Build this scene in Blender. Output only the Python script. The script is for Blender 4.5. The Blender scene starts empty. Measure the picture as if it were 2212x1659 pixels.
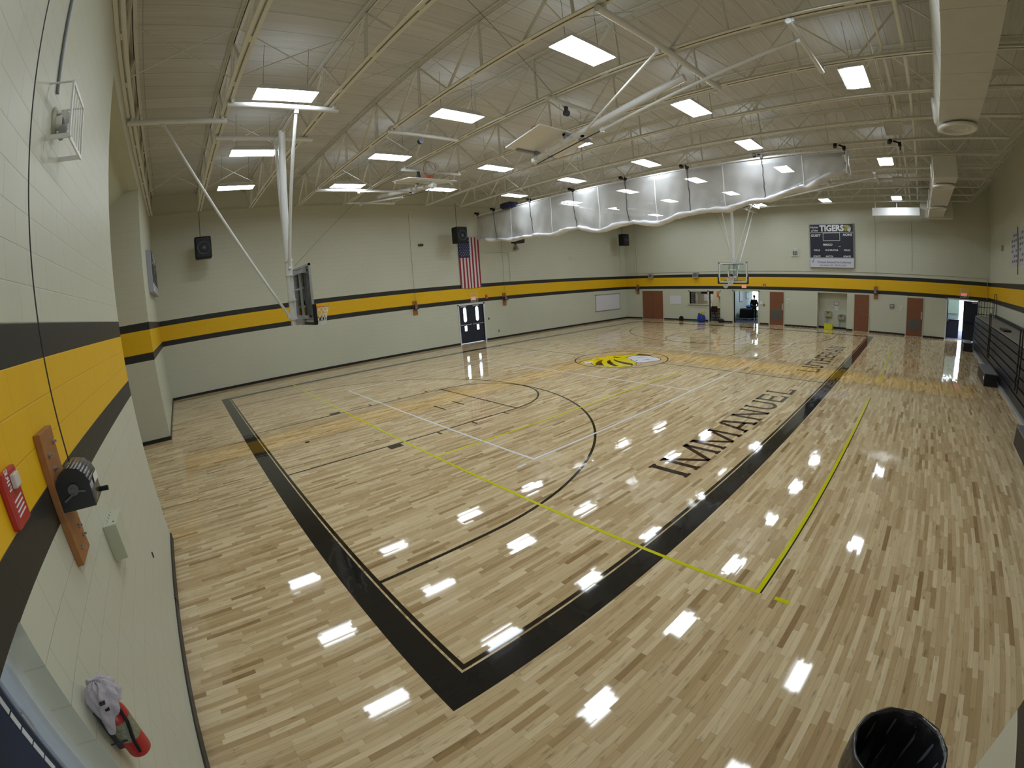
import bpy, bmesh, math, random
from mathutils import Matrix, Vector
random.seed(7)
PI = math.pi
sc = bpy.context.scene
COL = sc.collection

# ------------------------------------------------------------------ camera
cam = bpy.data.cameras.new('camera')
cam_o = bpy.data.objects.new('camera', cam)
COL.objects.link(cam_o)
sc.camera = cam_o
cam.type = 'PANO'
cam.sensor_fit = 'HORIZONTAL'
cam.sensor_width = 36
R = [[0.7535615191960692, -0.6539506462820105, -0.06703423762715037],
     [0.19303156059063636, 0.1226445797934165, 0.9734973670551144],
     [-0.6283978464338739, -0.7465298783535975, 0.21865334967136218]]
M = Matrix(R).transposed().to_4x4()
M.translation = (-1.3952901545, -2.5656962666, 3.1009003690)
cam_o.matrix_world = M
PC = cam if hasattr(cam, 'panorama_type') else cam.cycles
PC.panorama_type = 'FISHEYE_LENS_POLYNOMIAL'
PC.fisheye_fov = 3.6
PC.fisheye_polynomial_k0 = 0
PC.fisheye_polynomial_k1 = -0.06299747320531149
PC.fisheye_polynomial_k2 = -1.8808642488141422e-06
PC.fisheye_polynomial_k3 = 1.3184268059836241e-05
PC.fisheye_polynomial_k4 = -2.040355000536317e-07
cam.clip_start = 0.02
cam.clip_end = 300

# ------------------------------------------------------------------ world, exposure
sc.view_settings.view_transform = 'Standard'
sc.view_settings.look = 'None'
sc.view_settings.gamma = 1
sc.view_settings.use_curve_mapping = False
sc.view_settings.exposure = 1.08
sc.cycles.use_denoising = True
sc.cycles.max_bounces = 10
sc.cycles.diffuse_bounces = 5
sc.cycles.glossy_bounces = 4
sc.cycles.transparent_max_bounces = 16
sc.cycles.sample_clamp_indirect = 8
LAMP = 13.0
w = bpy.data.worlds.new('world')
sc.world = w
w.use_nodes = True
bg = w.node_tree.nodes['Background']
bg.inputs[0].default_value = (0.75, 0.87, 1.0, 1)
bg.inputs[1].default_value = 3.2
# daylight coming in through the open doorway behind the camera
dl = bpy.data.lights.new('entrance_daylight', 'AREA')
dl.shape = 'RECTANGLE'; dl.size = 0.5; dl.size_y = 1.4
dl.energy = 3.5
dl.color = (0.72, 0.86, 1.0)
dlo = bpy.data.objects.new('entrance_daylight', dl)
COL.objects.link(dlo)
dlo.location = (-1.9, -2.9, 1.7)
dlo.rotation_euler = (Vector((-2.3, -0.6, 2.1)) - Vector(dlo.location)).to_track_quat('-Z', 'Y').to_euler()

# ------------------------------------------------------------------ room numbers
XN, XF, YL, YR, ZD = -2.29, 28.0, 17.85, -6.9, 8.35

# ------------------------------------------------------------------ materials
def nt(m):
    m.use_nodes = True
    return m.node_tree
def N(t, typ, **kw):
    n = t.nodes.new(typ)
    for k, v in kw.items(): setattr(n, k, v)
    return n
MC = {}
def mat(name, col, rough=0.5, metal=0.0, noise=0.06, nscale=12, bump=0.0, spec=0.5, coat=0.0, trans=0.0, emis=None, estr=0):
    if name in MC: return MC[name]
    m = bpy.data.materials.new(name); t = nt(m); b = t.nodes['Principled BSDF']
    b.inputs['Roughness'].default_value = rough
    b.inputs['Metallic'].default_value = metal
    b.inputs['Specular IOR Level'].default_value = spec
    b.inputs['Coat Weight'].default_value = coat
    b.inputs['Coat Roughness'].default_value = 0.05
    tc = N(t, 'ShaderNodeTexCoord'); no = N(t, 'ShaderNodeTexNoise')
    no.inputs['Scale'].default_value = nscale; no.inputs['Detail'].default_value = 4
    t.links.new(tc.outputs['Object'], no.inputs['Vector'])
    mr = N(t, 'ShaderNodeMapRange')
    mr.inputs['To Min'].default_value = 1 - noise; mr.inputs['To Max'].default_value = 1 + noise
    t.links.new(no.outputs['Fac'], mr.inputs['Value'])
    vm = N(t, 'ShaderNodeVectorMath', operation='SCALE')
    vm.inputs[0].default_value = col[:3]
    t.links.new(mr.outputs[0], vm.inputs['Scale'])
    t.links.new(vm.outputs[0], b.inputs['Base Color'])
    if bump:
        bu = N(t, 'ShaderNodeBump'); bu.inputs['Strength'].default_value = bump; bu.inputs['Distance'].default_value = 0.01
        t.links.new(no.outputs['Fac'], bu.inputs['Height']); t.links.new(bu.outputs[0], b.inputs['Normal'])
    if trans: b.inputs['Transmission Weight'].default_value = trans
    if emis:
        b.inputs['Emission Color'].default_value = (*emis, 1); b.inputs['Emission Strength'].default_value = estr
    MC[name] = m
    return m

def mth(t, op, a, b=None, c=None):
    n = N(t, 'ShaderNodeMath', operation=op)
    for i, v in enumerate((a, b, c)):
        if v is None: continue
        if hasattr(v, 'is_output') or hasattr(v, 'links'): t.links.new(v, n.inputs[i])
        else: n.inputs[i].default_value = v
    return n.outputs[0]

def block_wall(name, along, rough=0.45, bands=True, base=(0.555, 0.56, 0.455)):
    """painted concrete block: 406 x 203 courses, with the painted black / gold / black bands"""
    m = bpy.data.materials.new(name); t = nt(m); b = t.nodes['Principled BSDF']
    g = N(t, 'ShaderNodeNewGeometry'); s = N(t, 'ShaderNodeSeparateXYZ')
    t.links.new(g.outputs['Position'], s.inputs[0])
    cb = N(t, 'ShaderNodeCombineXYZ')
    t.links.new(s.outputs['X' if along == 'x' else 'Y'], cb.inputs[0]); t.links.new(s.outputs['Z'], cb.inputs[1])
    br = N(t, 'ShaderNodeTexBrick')
    t.links.new(cb.outputs[0], br.inputs['Vector'])
    br.inputs['Scale'].default_value = 1.0
    br.inputs['Mortar Size'].default_value = 0.005
    br.inputs['Mortar Smooth'].default_value = 0.6
    br.inputs['Brick Width'].default_value = 0.4064
    br.inputs['Row Height'].default_value = 0.2032
    br.offset = 0.5
    z = s.outputs['Z']
    inb = mth(t, 'MULTIPLY', mth(t, 'GREATER_THAN', z, 2.235), mth(t, 'LESS_THAN', z, 3.251))
    iny = mth(t, 'MULTIPLY', mth(t, 'GREATER_THAN', z, 2.44), mth(t, 'LESS_THAN', z, 3.048))
    no = N(t, 'ShaderNodeTexNoise'); no.inputs['Scale'].default_value = 60; no.inputs['Detail'].default_value = 3
    t.links.new(g.outputs['Position'], no.inputs['Vector'])
    n2 = N(t, 'ShaderNodeTexNoise'); n2.inputs['Scale'].default_value = 0.5; n2.inputs['Detail'].default_value = 3
    t.links.new(g.outputs['Position'], n2.inputs['Vector'])
    mx = N(t, 'ShaderNodeMix', data_type='RGBA'); mx.inputs['A'].default_value = (*base, 1); mx.inputs['B'].default_value = (0.022, 0.022, 0.02, 1)
    mx2 = N(t, 'ShaderNodeMix', data_type='RGBA'); mx2.inputs['B'].default_value = (0.76, 0.45, 0.006, 1)
    if bands:
        t.links.new(inb, mx.inputs['Factor']); t.links.new(iny, mx2.inputs['Factor'])
    else:
        mx.inputs['Factor'].default_value = 0; mx2.inputs['Factor'].default_value = 0
    t.links.new(mx.outputs['Result'], mx2.inputs['A'])
    f = mth(t, 'SUBTRACT', 1.0, mth(t, 'MULTIPLY', br.outputs['Fac'], 0.10))
    f = mth(t, 'MULTIPLY', f, mth(t, 'ADD', 0.94, mth(t, 'MULTIPLY', n2.outputs['Fac'], 0.12)))
    vm = N(t, 'ShaderNodeVectorMath', operation='SCALE')
    t.links.new(mx2.outputs['Result'], vm.inputs[0]); t.links.new(f, vm.inputs['Scale'])
    t.links.new(vm.outputs[0], b.inputs['Base Color'])
    h = mth(t, 'SUBTRACT', mth(t, 'MULTIPLY', no.outputs['Fac'], 0.15), br.outputs['Fac'])
    bu = N(t, 'ShaderNodeBump'); bu.inputs['Strength'].default_value = 0.5; bu.inputs['Distance'].default_value = 0.004
    t.links.new(h, bu.inputs['Height']); t.links.new(bu.outputs[0], b.inputs['Normal'])
    b.inputs['Roughness'].default_value = rough
    b.inputs['Specular IOR Level'].default_value = 0.4
    return m

def gloss_varnish(t, b, cs):
    """thin varnish coat: every strip of maple is tipped by a hair, so reflections break up per strip"""
    b.inputs['Roughness'].default_value = 0.42
    b.inputs['Specular IOR Level'].default_value = 0.0
    b.inputs['Coat Weight'].default_value = 1.0
    b.inputs['Coat Roughness'].default_value = 0.045
    b.inputs['Coat IOR'].default_value = 1.45

def strip_cells(t):
    g = N(t, 'ShaderNodeNewGeometry'); s = N(t, 'ShaderNodeSeparateXYZ')
    t.links.new(g.outputs['Position'], s.inputs[0])
    row = mth(t, 'FLOOR', mth(t, 'DIVIDE', s.outputs['Y'], 0.0572))
    w1 = N(t, 'ShaderNodeTexWhiteNoise', noise_dimensions='1D'); t.links.new(row, w1.inputs['W'])
    ln = mth(t, 'ADD', 0.32, mth(t, 'MULTIPLY', w1.outputs['Value'], 0.55))
    off = mth(t, 'MULTIPLY', w1.outputs['Value'], 97.3)
    cu = mth(t, 'DIVIDE', mth(t, 'ADD', s.outputs['X'], off), ln)
    cell = mth(t, 'FLOOR', cu)
    cb = N(t, 'ShaderNodeCombineXYZ'); t.links.new(row, cb.inputs[0]); t.links.new(cell, cb.inputs[1])
    w2 = N(t, 'ShaderNodeTexWhiteNoise', noise_dimensions='2D'); t.links.new(cb.outputs[0], w2.inputs['Vector'])
    fy = mth(t, 'FRACT', mth(t, 'DIVIDE', s.outputs['Y'], 0.0572))
    ey = mth(t, 'MINIMUM', fy, mth(t, 'SUBTRACT', 1.0, fy))
    fx = mth(t, 'MULTIPLY', mth(t, 'FRACT', cu), ln)
    return g, s, w2, ey, fx

def tip_normal(t, g, w2, b, amt=0.009):
    v = N(t, 'ShaderNodeVectorMath', operation='SUBTRACT'); t.links.new(w2.outputs['Color'], v.inputs[0]); v.inputs[1].default_value = (0.5, 0.5, 0.5)
    v2 = N(t, 'ShaderNodeVectorMath', operation='SCALE'); t.links.new(v.outputs[0], v2.inputs[0]); v2.inputs['Scale'].default_value = amt
    v3 = N(t, 'ShaderNodeVectorMath', operation='ADD'); t.links.new(g.outputs['Normal'], v3.inputs[0]); t.links.new(v2.outputs[0], v3.inputs[1])
    v4 = N(t, 'ShaderNodeVectorMath', operation='NORMALIZE'); t.links.new(v3.outputs[0], v4.inputs[0])
    t.links.new(v4.outputs[0], b.inputs['Coat Normal'])

def maple():
    m = bpy.data.materials.new('varnished_maple'); t = nt(m); b = t.nodes['Principled BSDF']
    g, s, w2, ey, fx = strip_cells(t)
    cr = N(t, 'ShaderNodeValToRGB'); el = cr.color_ramp.elements
    el[0].position = 0.0; el[0].color = (0.29, 0.185, 0.085, 1)
    el[1].position = 1.0; el[1].color = (0.70, 0.565, 0.355, 1)
    for p, c in ((0.035, (0.39, 0.265, 0.130, 1)), (0.13, (0.48, 0.345, 0.18, 1)), (0.4, (0.54, 0.40, 0.222, 1)), (0.75, (0.61, 0.475, 0.28, 1))):
        e = el.new(p); e.color = c
    t.links.new(w2.outputs['Value'], cr.inputs[0])
    # grain
    mp = N(t, 'ShaderNodeVectorMath', operation='MULTIPLY'); mp.inputs[1].default_value = (1.6, 26, 1)
    a = N(t, 'ShaderNodeVectorMath', operation='ADD'); t.links.new(g.outputs['Position'], a.inputs[0])
    sc2 = N(t, 'ShaderNodeVectorMath', operation='SCALE'); t.links.new(w2.outputs['Color'], sc2.inputs[0]); sc2.inputs['Scale'].default_value = 40
    t.links.new(sc2.outputs[0], a.inputs[1]); t.links.new(a.outputs[0], mp.inputs[0])
    no = N(t, 'ShaderNodeTexNoise'); no.inputs['Scale'].default_value = 1.6; no.inputs['Detail'].default_value = 5; no.inputs['Roughness'].default_value = 0.6
    t.links.new(mp.outputs[0], no.inputs['Vector'])
    mp2 = N(t, 'ShaderNodeVectorMath', operation='MULTIPLY'); mp2.inputs[1].default_value = (4.5, 22, 1); t.links.new(a.outputs[0], mp2.inputs[0])
    n2 = N(t, 'ShaderNodeTexNoise'); n2.inputs['Scale'].default_value = 1.1; n2.inputs['Detail'].default_value = 2
    t.links.new(mp2.outputs[0], n2.inputs['Vector'])
    kn = N(t, 'ShaderNodeMapRange'); kn.inputs['From Min'].default_value = 0.60; kn.inputs['From Max'].default_value = 0.78; kn.inputs['To Max'].default_value = 0.42
    t.links.new(n2.outputs['Fac'], kn.inputs['Value']); kn = kn.outputs[0]
    f = mth(t, 'ADD', 0.78, mth(t, 'MULTIPLY', no.outputs['Fac'], 0.44))
    f = mth(t, 'SUBTRACT', f, kn)
    seam = mth(t, 'MAXIMUM', mth(t, 'LESS_THAN', ey, 0.022), mth(t, 'LESS_THAN', fx, 0.003))
    f = mth(t, 'MULTIPLY', f, mth(t, 'SUBTRACT', 1.0, mth(t, 'MULTIPLY', seam, 0.35)))
    vm = N(t, 'ShaderNodeVectorMath', operation='SCALE'); t.links.new(cr.outputs[0], vm.inputs[0]); t.links.new(f, vm.inputs['Scale'])
    t.links.new(vm.outputs[0], b.inputs['Base Color'])
    gloss_varnish(t, b, 1); tip_normal(t, g, w2, b)
    return m

def court_paint(name, col):
    m = bpy.data.materials.new(name); t = nt(m); b = t.nodes['Principled BSDF']
    g, s, w2, ey, fx = strip_cells(t)
    no = N(t, 'ShaderNodeTexNoise'); no.inputs['Scale'].default_value = 8
    t.links.new(g.outputs['Position'], no.inputs['Vector'])
    f = mth(t, 'ADD', 0.93, mth(t, 'MULTIPLY', no.outputs['Fac'], 0.14))
    seam = mth(t, 'LESS_THAN', ey, 0.02)
    f = mth(t, 'MULTIPLY', f, mth(t, 'SUBTRACT', 1.0, mth(t, 'MULTIPLY', seam, 0.15)))
    vm = N(t, 'ShaderNodeVectorMath', operation='SCALE'); vm.inputs[0].default_value = col; t.links.new(f, vm.inputs['Scale'])
    t.links.new(vm.outputs[0], b.inputs['Base Color'])
    gloss_varnish(t, b, 1); tip_normal(t, g, w2, b)
    return m

def deck_mat():
    m = bpy.data.materials.new('painted_roof_plank'); t = nt(m); b = t.nodes['Principled BSDF']
    g = N(t, 'ShaderNodeNewGeometry')
    br = N(t, 'ShaderNodeTexBrick'); t.links.new(g.outputs['Position'], br.inputs['Vector'])
    br.inputs['Scale'].default_value = 1; br.inputs['Brick Width'].default_value = 2.03; br.inputs['Row Height'].default_value = 0.62
    br.inputs['Mortar Size'].default_value = 0.012; br.inputs['Mortar Smooth'].default_value = 0.3; br.offset = 0.0
    br.inputs['Color1'].default_value = (0.56, 0.555, 0.53, 1); br.inputs['Color2'].default_value = (0.62, 0.615, 0.58, 1)
    br.inputs['Mortar'].default_value = (0.40, 0.39, 0.36, 1)
    mp = N(t, 'ShaderNodeVectorMath', operation='MULTIPLY'); mp.inputs[1].default_value = (0.6, 14, 1); t.links.new(g.outputs['Position'], mp.inputs[0])
    no = N(t, 'ShaderNodeTexNoise'); no.inputs['Scale'].default_value = 1.5; no.inputs['Detail'].default_value = 5; t.links.new(mp.outputs[0], no.inputs['Vector'])
    f = mth(t, 'ADD', 0.8, mth(t, 'MULTIPLY', no.outputs['Fac'], 0.4))
    vm = N(t, 'ShaderNodeVectorMath', operation='SCALE'); t.links.new(br.outputs['Color'], vm.inputs[0]); t.links.new(f, vm.inputs['Scale'])
    t.links.new(vm.outputs[0], b.inputs['Base Color']); b.inputs['Roughness'].default_value = 0.9
    return m

def curtain_mat():
    m = bpy.data.materials.new('mesh_curtain'); t = nt(m); t.nodes.clear()
    o = N(t, 'ShaderNodeOutputMaterial'); mix = N(t, 'ShaderNodeMixShader'); tr = N(t, 'ShaderNodeBsdfTransparent')
    d = N(t, 'ShaderNodeBsdfDiffuse'); tl = N(t, 'ShaderNodeBsdfTranslucent'); m2 = N(t, 'ShaderNodeMixShader')
    tc = N(t, 'ShaderNodeTexCoord'); no = N(t, 'ShaderNodeTexNoise'); no.inputs['Scale'].default_value = 1.2; no.inputs['Detail'].default_value = 4
    t.links.new(tc.outputs['Object'], no.inputs['Vector'])
    f = mth(t, 'ADD', 0.42, mth(t, 'MULTIPLY', no.outputs['Fac'], 0.3))
    cb = N(t, 'ShaderNodeCombineColor')
    for i in range(3): t.links.new(f, cb.inputs[i])
    t.links.new(cb.outputs[0], d.inputs[0]); t.links.new(cb.outputs[0], tl.inputs[0])
    m2.inputs[0].default_value = 0.45
    t.links.new(d.outputs[0], m2.inputs[1]); t.links.new(tl.outputs[0], m2.inputs[2])
    mix.inputs[0].default_value = 0.78
    t.links.new(tr.outputs[0], mix.inputs[1]); t.links.new(m2.outputs[0], mix.inputs[2]); t.links.new(mix.outputs[0], o.inputs[0])
    return m

def emit(name, col, s):
    m = bpy.data.materials.new(name); t = nt(m); t.nodes.clear()
    o = N(t, 'ShaderNodeOutputMaterial'); e = N(t, 'ShaderNodeEmission')
    e.inputs[0].default_value = (*col, 1); e.inputs[1].default_value = s; t.links.new(e.outputs[0], o.inputs[0])
    return m

def glass_mat(name='clear_glass', tint=(0.9, 0.95, 0.95)):
    m = bpy.data.materials.new(name); t = nt(m); t.nodes.clear()
    o = N(t, 'ShaderNodeOutputMaterial'); mix = N(t, 'ShaderNodeMixShader'); tr = N(t, 'ShaderNodeBsdfTransparent'); gl = N(t, 'ShaderNodeBsdfGlossy')
    fr = N(t, 'ShaderNodeFresnel'); fr.inputs[0].default_value = 1.45
    tr.inputs[0].default_value = (*tint, 1); gl.inputs['Roughness'].default_value = 0.03
    t.links.new(fr.outputs[0], mix.inputs[0]); t.links.new(tr.outputs[0], mix.inputs[1]); t.links.new(gl.outputs[0], mix.inputs[2]); t.links.new(mix.outputs[0], o.inputs[0])
    return m

WX = block_wall('block_wall_lengthwise', 'x'); WY = block_wall('block_wall_crosswise', 'y')
MAPLE = maple()
P_BLACK = court_paint('court_black', (0.016, 0.014, 0.012)); P_YEL = court_paint('court_yellow', (0.60, 0.58, 0.004)); P_WHITE = court_paint('court_white', (0.74, 0.74, 0.80))
P_GOLD = court_paint('court_gold', (0.75, 0.60, 0.01)); P_BROWN = court_paint('court_brown', (0.030, 0.012, 0.006)); P_LINE = court_paint('court_line', (0.020, 0.015, 0.007))
DECK = deck_mat(); CURT = curtain_mat(); GLASS = glass_mat()
LENS = emit('lamp_lens', (0.86, 0.94, 1.0), LAMP); UPL = emit('added_uplight_glow', (0.80, 0.90, 1.0), LAMP * .3)
STEEL = mat('painted_steel', (0.74, 0.73, 0.66), 0.5, 0, 0.05)
PIPE = mat('white_pipe', (0.72, 0.73, 0.72), 0.35, 0, 0.03)
WHITE = mat('white_enamel', (0.75, 0.75, 0.74), 0.4)
BLACK = mat('black_plastic', (0.007, 0.007, 0.009), 0.5, spec=0.3)
DKGREY = mat('dark_grey_metal', (0.05, 0.052, 0.06), 0.4, 0.3)
NAVY = mat('navy_paint', (0.014, 0.018, 0.035), 0.4)
BASE = mat('black_vinyl_base', (0.012, 0.011, 0.012), 0.4)
ALU = mat('aluminium', (0.55, 0.56, 0.58), 0.35, 0.8)
STAIN = mat('stainless', (0.5, 0.52, 0.52), 0.3, 0.9)
REDP = mat('red_paint', (0.42, 0.02, 0.018), 0.35)
ORANGE = mat('rim_orange', (0.62, 0.09, 0.02), 0.4)
NET = mat('white_cord', (0.75, 0.75, 0.72), 0.8)
WOODB = mat('oak_board', (0.33, 0.135, 0.035), 0.5, 0, 0.25, 18)
DOORW = mat('brown_door', (0.20, 0.072, 0.032), 0.45, 0, 0.15, 6)
PAPER = mat('white_board', (0.66, 0.66, 0.72), 0.5)
CREAM = mat('cream_paint', (0.50, 0.52, 0.40), 0.5)
FRAMEP = mat('white_door_frame', (0.62, 0.66, 0.68), 0.45)
BAG = mat('black_bin_liner', (0.016, 0.016, 0.019), 0.25, 0, 0.3, 9, 1.0, spec=0.9)
GREYP = mat('grey_plastic', (0.12, 0.12, 0.14), 0.5)
DUCTM = mat('duct_paint', (0.62, 0.62, 0.57), 0.5, 0, 0.08, 3)
GALV = mat('galvanised', (0.20, 0.20, 0.205), 0.35, 0.85, 0.08, 6)

# ------------------------------------------------------------------ mesh helper
class MB:
    def __init__(s): s.v = []; s.f = []; s.m = []; s.sm = []
    def add(s, vs, fs, mi=0, smooth=False):
        o = len(s.v); s.v += [tuple(p) for p in vs]
        for f in fs: s.f.append([i + o for i in f]); s.m.append(mi); s.sm.append(smooth)
        return s
    def box(s, x0, x1, y0, y1, z0, z1, mi=0):
        x0, x1 = sorted((x0, x1)); y0, y1 = sorted((y0, y1)); z0, z1 = sorted((z0, z1))
        vs = [(x, y, z) for x in (x0, x1) for y in (y0, y1) for z in (z0, z1)]
        return s.add(vs, [(0, 1, 3, 2), (4, 6, 7, 5), (0, 4, 5, 1), (2, 3, 7, 6), (0, 2, 6, 4), (1, 5, 7, 3)], mi)
    def obox(s, c, ax, ay, az, mi=0):
        c, ax, ay, az = map(Vector, (c, ax, ay, az))
        vs = [c + ax * i + ay * j + az * k for i in (-1, 1) for j in (-1, 1) for k in (-1, 1)]
        return s.add(vs, [(0, 1, 3, 2), (4, 6, 7, 5), (0, 4, 5, 1), (2, 3, 7, 6), (0, 2, 6, 4), (1, 5, 7, 3)], mi)
    def bar(s, p, q, w, h, up=(0, 0, 1), mi=0):
        """box beam from p to q, width w (sideways) and height h (along up)"""
        p, q = Vector(p), Vector(q); d = q - p; u = Vector(up)
        side = d.cross(u)
        if side.length < 1e-6: side = d.cross(Vector((1, 0, 0)))
        side.normalize(); u2 = side.cross(d).normalized()
        return s.obox((p + q) / 2, d / 2, side * w / 2, u2 * h / 2, mi)
    def tube(s, p, q, r, n=10, r2=None, mi=0, cap=True):
        p, q = Vector(p), Vector(q); d = (q - p); r2 = r if r2 is None else r2
        a = d.orthogonal().normalized(); b = d.normalized().cross(a)
        vs = [];
        for c, rr in ((p, r), (q, r2)):
            for i in range(n):
                t = 2 * PI * i / n; vs.append(c + (a * math.cos(t) + b * math.sin(t)) * rr)
        s.add(vs, [(i, (i + 1) % n, n + (i + 1) % n, n + i) for i in range(n)], mi, True)
        if cap: s.add(vs[:n], [tuple(range(n))[::-1]], mi); s.add(vs[n:], [tuple(range(n))], mi)
        return s
    def path(s, pts, r, n=6, mi=0, closed=False):
        pts = [Vector(p) for p in pts]; k = len(pts)
        for i in range(k if closed else k - 1):
            if (pts[(i + 1) % k] - pts[i]).length > 1e-6: s.tube(pts[i], pts[(i + 1) % k], r, n, mi=mi, cap=not closed)
        return s
    def lathe(s, c, prof, n=20, axis=(0, 0, 1), mi=0, smooth=True):
        c = Vector(c); d = Vector(axis).normalized(); a = d.orthogonal().normalized(); b = d.cross(a)
        vs = []
        for r, h in prof:
            for i in range(n):
                t = 2 * PI * i / n; vs.append(c + d * h + (a * math.cos(t) + b * math.sin(t)) * r)
        fs = [(j * n + i, j * n + (i + 1) % n, (j + 1) * n + (i + 1) % n, (j + 1) * n + i) for j in range(len(prof) - 1) for i in range(n)]
        return s.add(vs, fs, mi, smooth)
    def prism(s, poly, z0, z1, mi=0, fn=None):
        """poly in 2D; fn(u,v,h) -> 3D point"""
        fn = fn or (lambda u, v, h: (u, v, h)); n = len(poly)
        vs = [fn(u, v, z0) for u, v in poly] + [fn(u, v, z1) for u, v in poly]
        return s.add(vs, [tuple(range(n))[::-1], tuple(range(n, 2 * n))] + [(i, (i + 1) % n, n + (i + 1) % n, n + i) for i in range(n)], mi)
    def quad(s, a, b, c, d, mi=0): return s.add([a, b, c, d], [(0, 1, 2, 3)], mi)
    def ball(s, c, r, n=12, sz=(1, 1, 1), mi=0):
        prof = [(max(1e-4, math.sin(PI * i / n)) * r, -math.cos(PI * i / n) * r) for i in range(n + 1)]
        k = len(s.v); s.lathe((0, 0, 0), prof, n + 4, mi=mi)
        for i in range(k, len(s.v)):
            x, y, z = s.v[i]; s.v[i] = (c[0] + x * sz[0], c[1] + y * sz[1], c[2] + z * sz[2])
        return s
    def xf(s, fn): s.v = [tuple(fn(Vector(p))) for p in s.v]; return s
    def build(s, name, m, parent=None, bevel=0, seg=2, recalc=True):
        me = bpy.data.meshes.new(name)
        off = Vector((0, 0, 0)); q = parent
        while q is not None: off += q.location; q = q.parent
        me.from_pydata([tuple(Vector(p) - off) for p in s.v], [], s.f)
        for mm in (m if isinstance(m, (list, tuple)) else [m]): me.materials.append(mm)
        me.polygons.foreach_set('material_index', s.m); me.polygons.foreach_set('use_smooth', s.sm)
        if recalc:
            bm = bmesh.new(); bm.from_mesh(me); bmesh.ops.recalc_face_normals(bm, faces=bm.faces); bm.to_mesh(me); bm.free()
        me.update()
        o = bpy.data.objects.new(name, me); COL.objects.link(o)
        if parent is not None: o.parent = parent
        if bevel:
            b = o.modifiers.new('bevel', 'BEVEL'); b.width = bevel; b.segments = seg; b.limit_method = 'ANGLE'
        return o

def tag(o, label=None, cat=None, group=None, kind=None):
    for k, v in (('label', label), ('category', cat), ('group', group), ('kind', kind)):
        if v: o[k] = v
    return o
def thing(name, loc, label, cat, group=None):
    o = bpy.data.objects.new(name, None); o.location = loc; o.empty_display_size = 0.1; COL.objects.link(o)
    return tag(o, label, cat, group)
def struct(mb, name, m, **k):
    return tag(mb.build(name, m, **k), kind='structure')
def copy_tree(o, parent=None):
    c = o.copy(); COL.objects.link(c)
    if parent is not None: c.parent = parent
    for ch in list(o.children): copy_tree(ch, c)
    return c

def text_geo(body, size, fn, mb=None, mi=0, align='CENTER', bold=0.0, shear=0.0, sx=1.0):
    """lettering as flat geometry, fn(u,v) -> 3D"""
    cu = bpy.data.curves.new('t', 'FONT'); cu.body = body; cu.size = size; cu.align_x = align; cu.offset = bold; cu.shear = shear
    cu.resolution_u = 3; cu.fill_mode = 'FRONT'
    ob = bpy.data.objects.new('t', cu); COL.objects.link(ob)
    dg = bpy.context.evaluated_depsgraph_get(); dg.update()
    me = ob.evaluated_get(dg).to_mesh()
    vs = [fn(v.co.x * sx, v.co.y) for v in me.vertices]; fs = [tuple(p.vertices) for p in me.polygons]
    mb = mb or MB(); mb.add(vs, fs, mi)
    ob.evaluated_get(dg).to_mesh_clear(); bpy.data.objects.remove(ob); bpy.data.curves.remove(cu)
    return mb

def ordn(i):
    return ['first', 'second', 'third', 'fourth', 'fifth', 'sixth', 'seventh', 'eighth', 'ninth', 'tenth', 'eleventh', 'twelfth', 'thirteenth', 'fourteenth', 'fifteenth'][i]

# ------------------------------------------------------------------ floor and court markings
fl = MB()
fl.add([(-4.6, -7.1, 0), (28.3, -7.1, 0), (28.3, 18.05, 0), (-4.6, 18.05, 0), (-4.6, -7.1, -.1), (28.3, -7.1, -.1), (28.3, 18.05, -.1), (-4.6, 18.05, -.1)],
       [(0, 1, 2, 3), (7, 6, 5, 4), (0, 4, 5, 1), (1, 5, 6, 2), (2, 6, 7, 3), (3, 7, 4, 0)], 0)
FM = [MAPLE, P_BLACK, P_LINE, P_YEL, P_WHITE, P_GOLD, P_BROWN]
def frect(x0, x1, y0, y1, mi, z=.0010): fl.add([(x0, y0, z), (x1, y0, z), (x1, y1, z), (x0, y1, z)], [(0, 1, 2, 3)], mi)
def ring(x0, x1, y0, y1, a, b, mi, z=.0010):
    frect(x0 - b, x1 + b, y0 - b, y0 - a, mi, z); frect(x0 - b, x1 + b, y1 + a, y1 + b, mi, z)
    frect(x0 - b, x0 - a, y0 - a, y1 + a, mi, z); frect(x1 + a, x1 + b, y0 - a, y1 + a, mi, z)
def farc(cx, cy, r0, r1, a0, a1, mi, n=64, z=.0014):
    for i in range(n):
        s, t = [math.radians(a0 + (a1 - a0) * k / n) for k in (i, i + 1)]
        fl.add([(cx + r0 * math.cos(s), cy + r0 * math.sin(s), z), (cx + r1 * math.cos(s), cy + r1 * math.sin(s), z), (cx + r1 * math.cos(t), cy + r1 * math.sin(t), z), (cx + r0 * math.cos(t), cy + r0 * math.sin(t), z)], [(0, 1, 2, 3)], mi)
CL, CW, LW = 25.6, 15.24, .051
ring(0, CL, 0, CW, 0, LW, 2); ring(0, CL, 0, CW, .075, .372, 1)
CY = CW / 2
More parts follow.
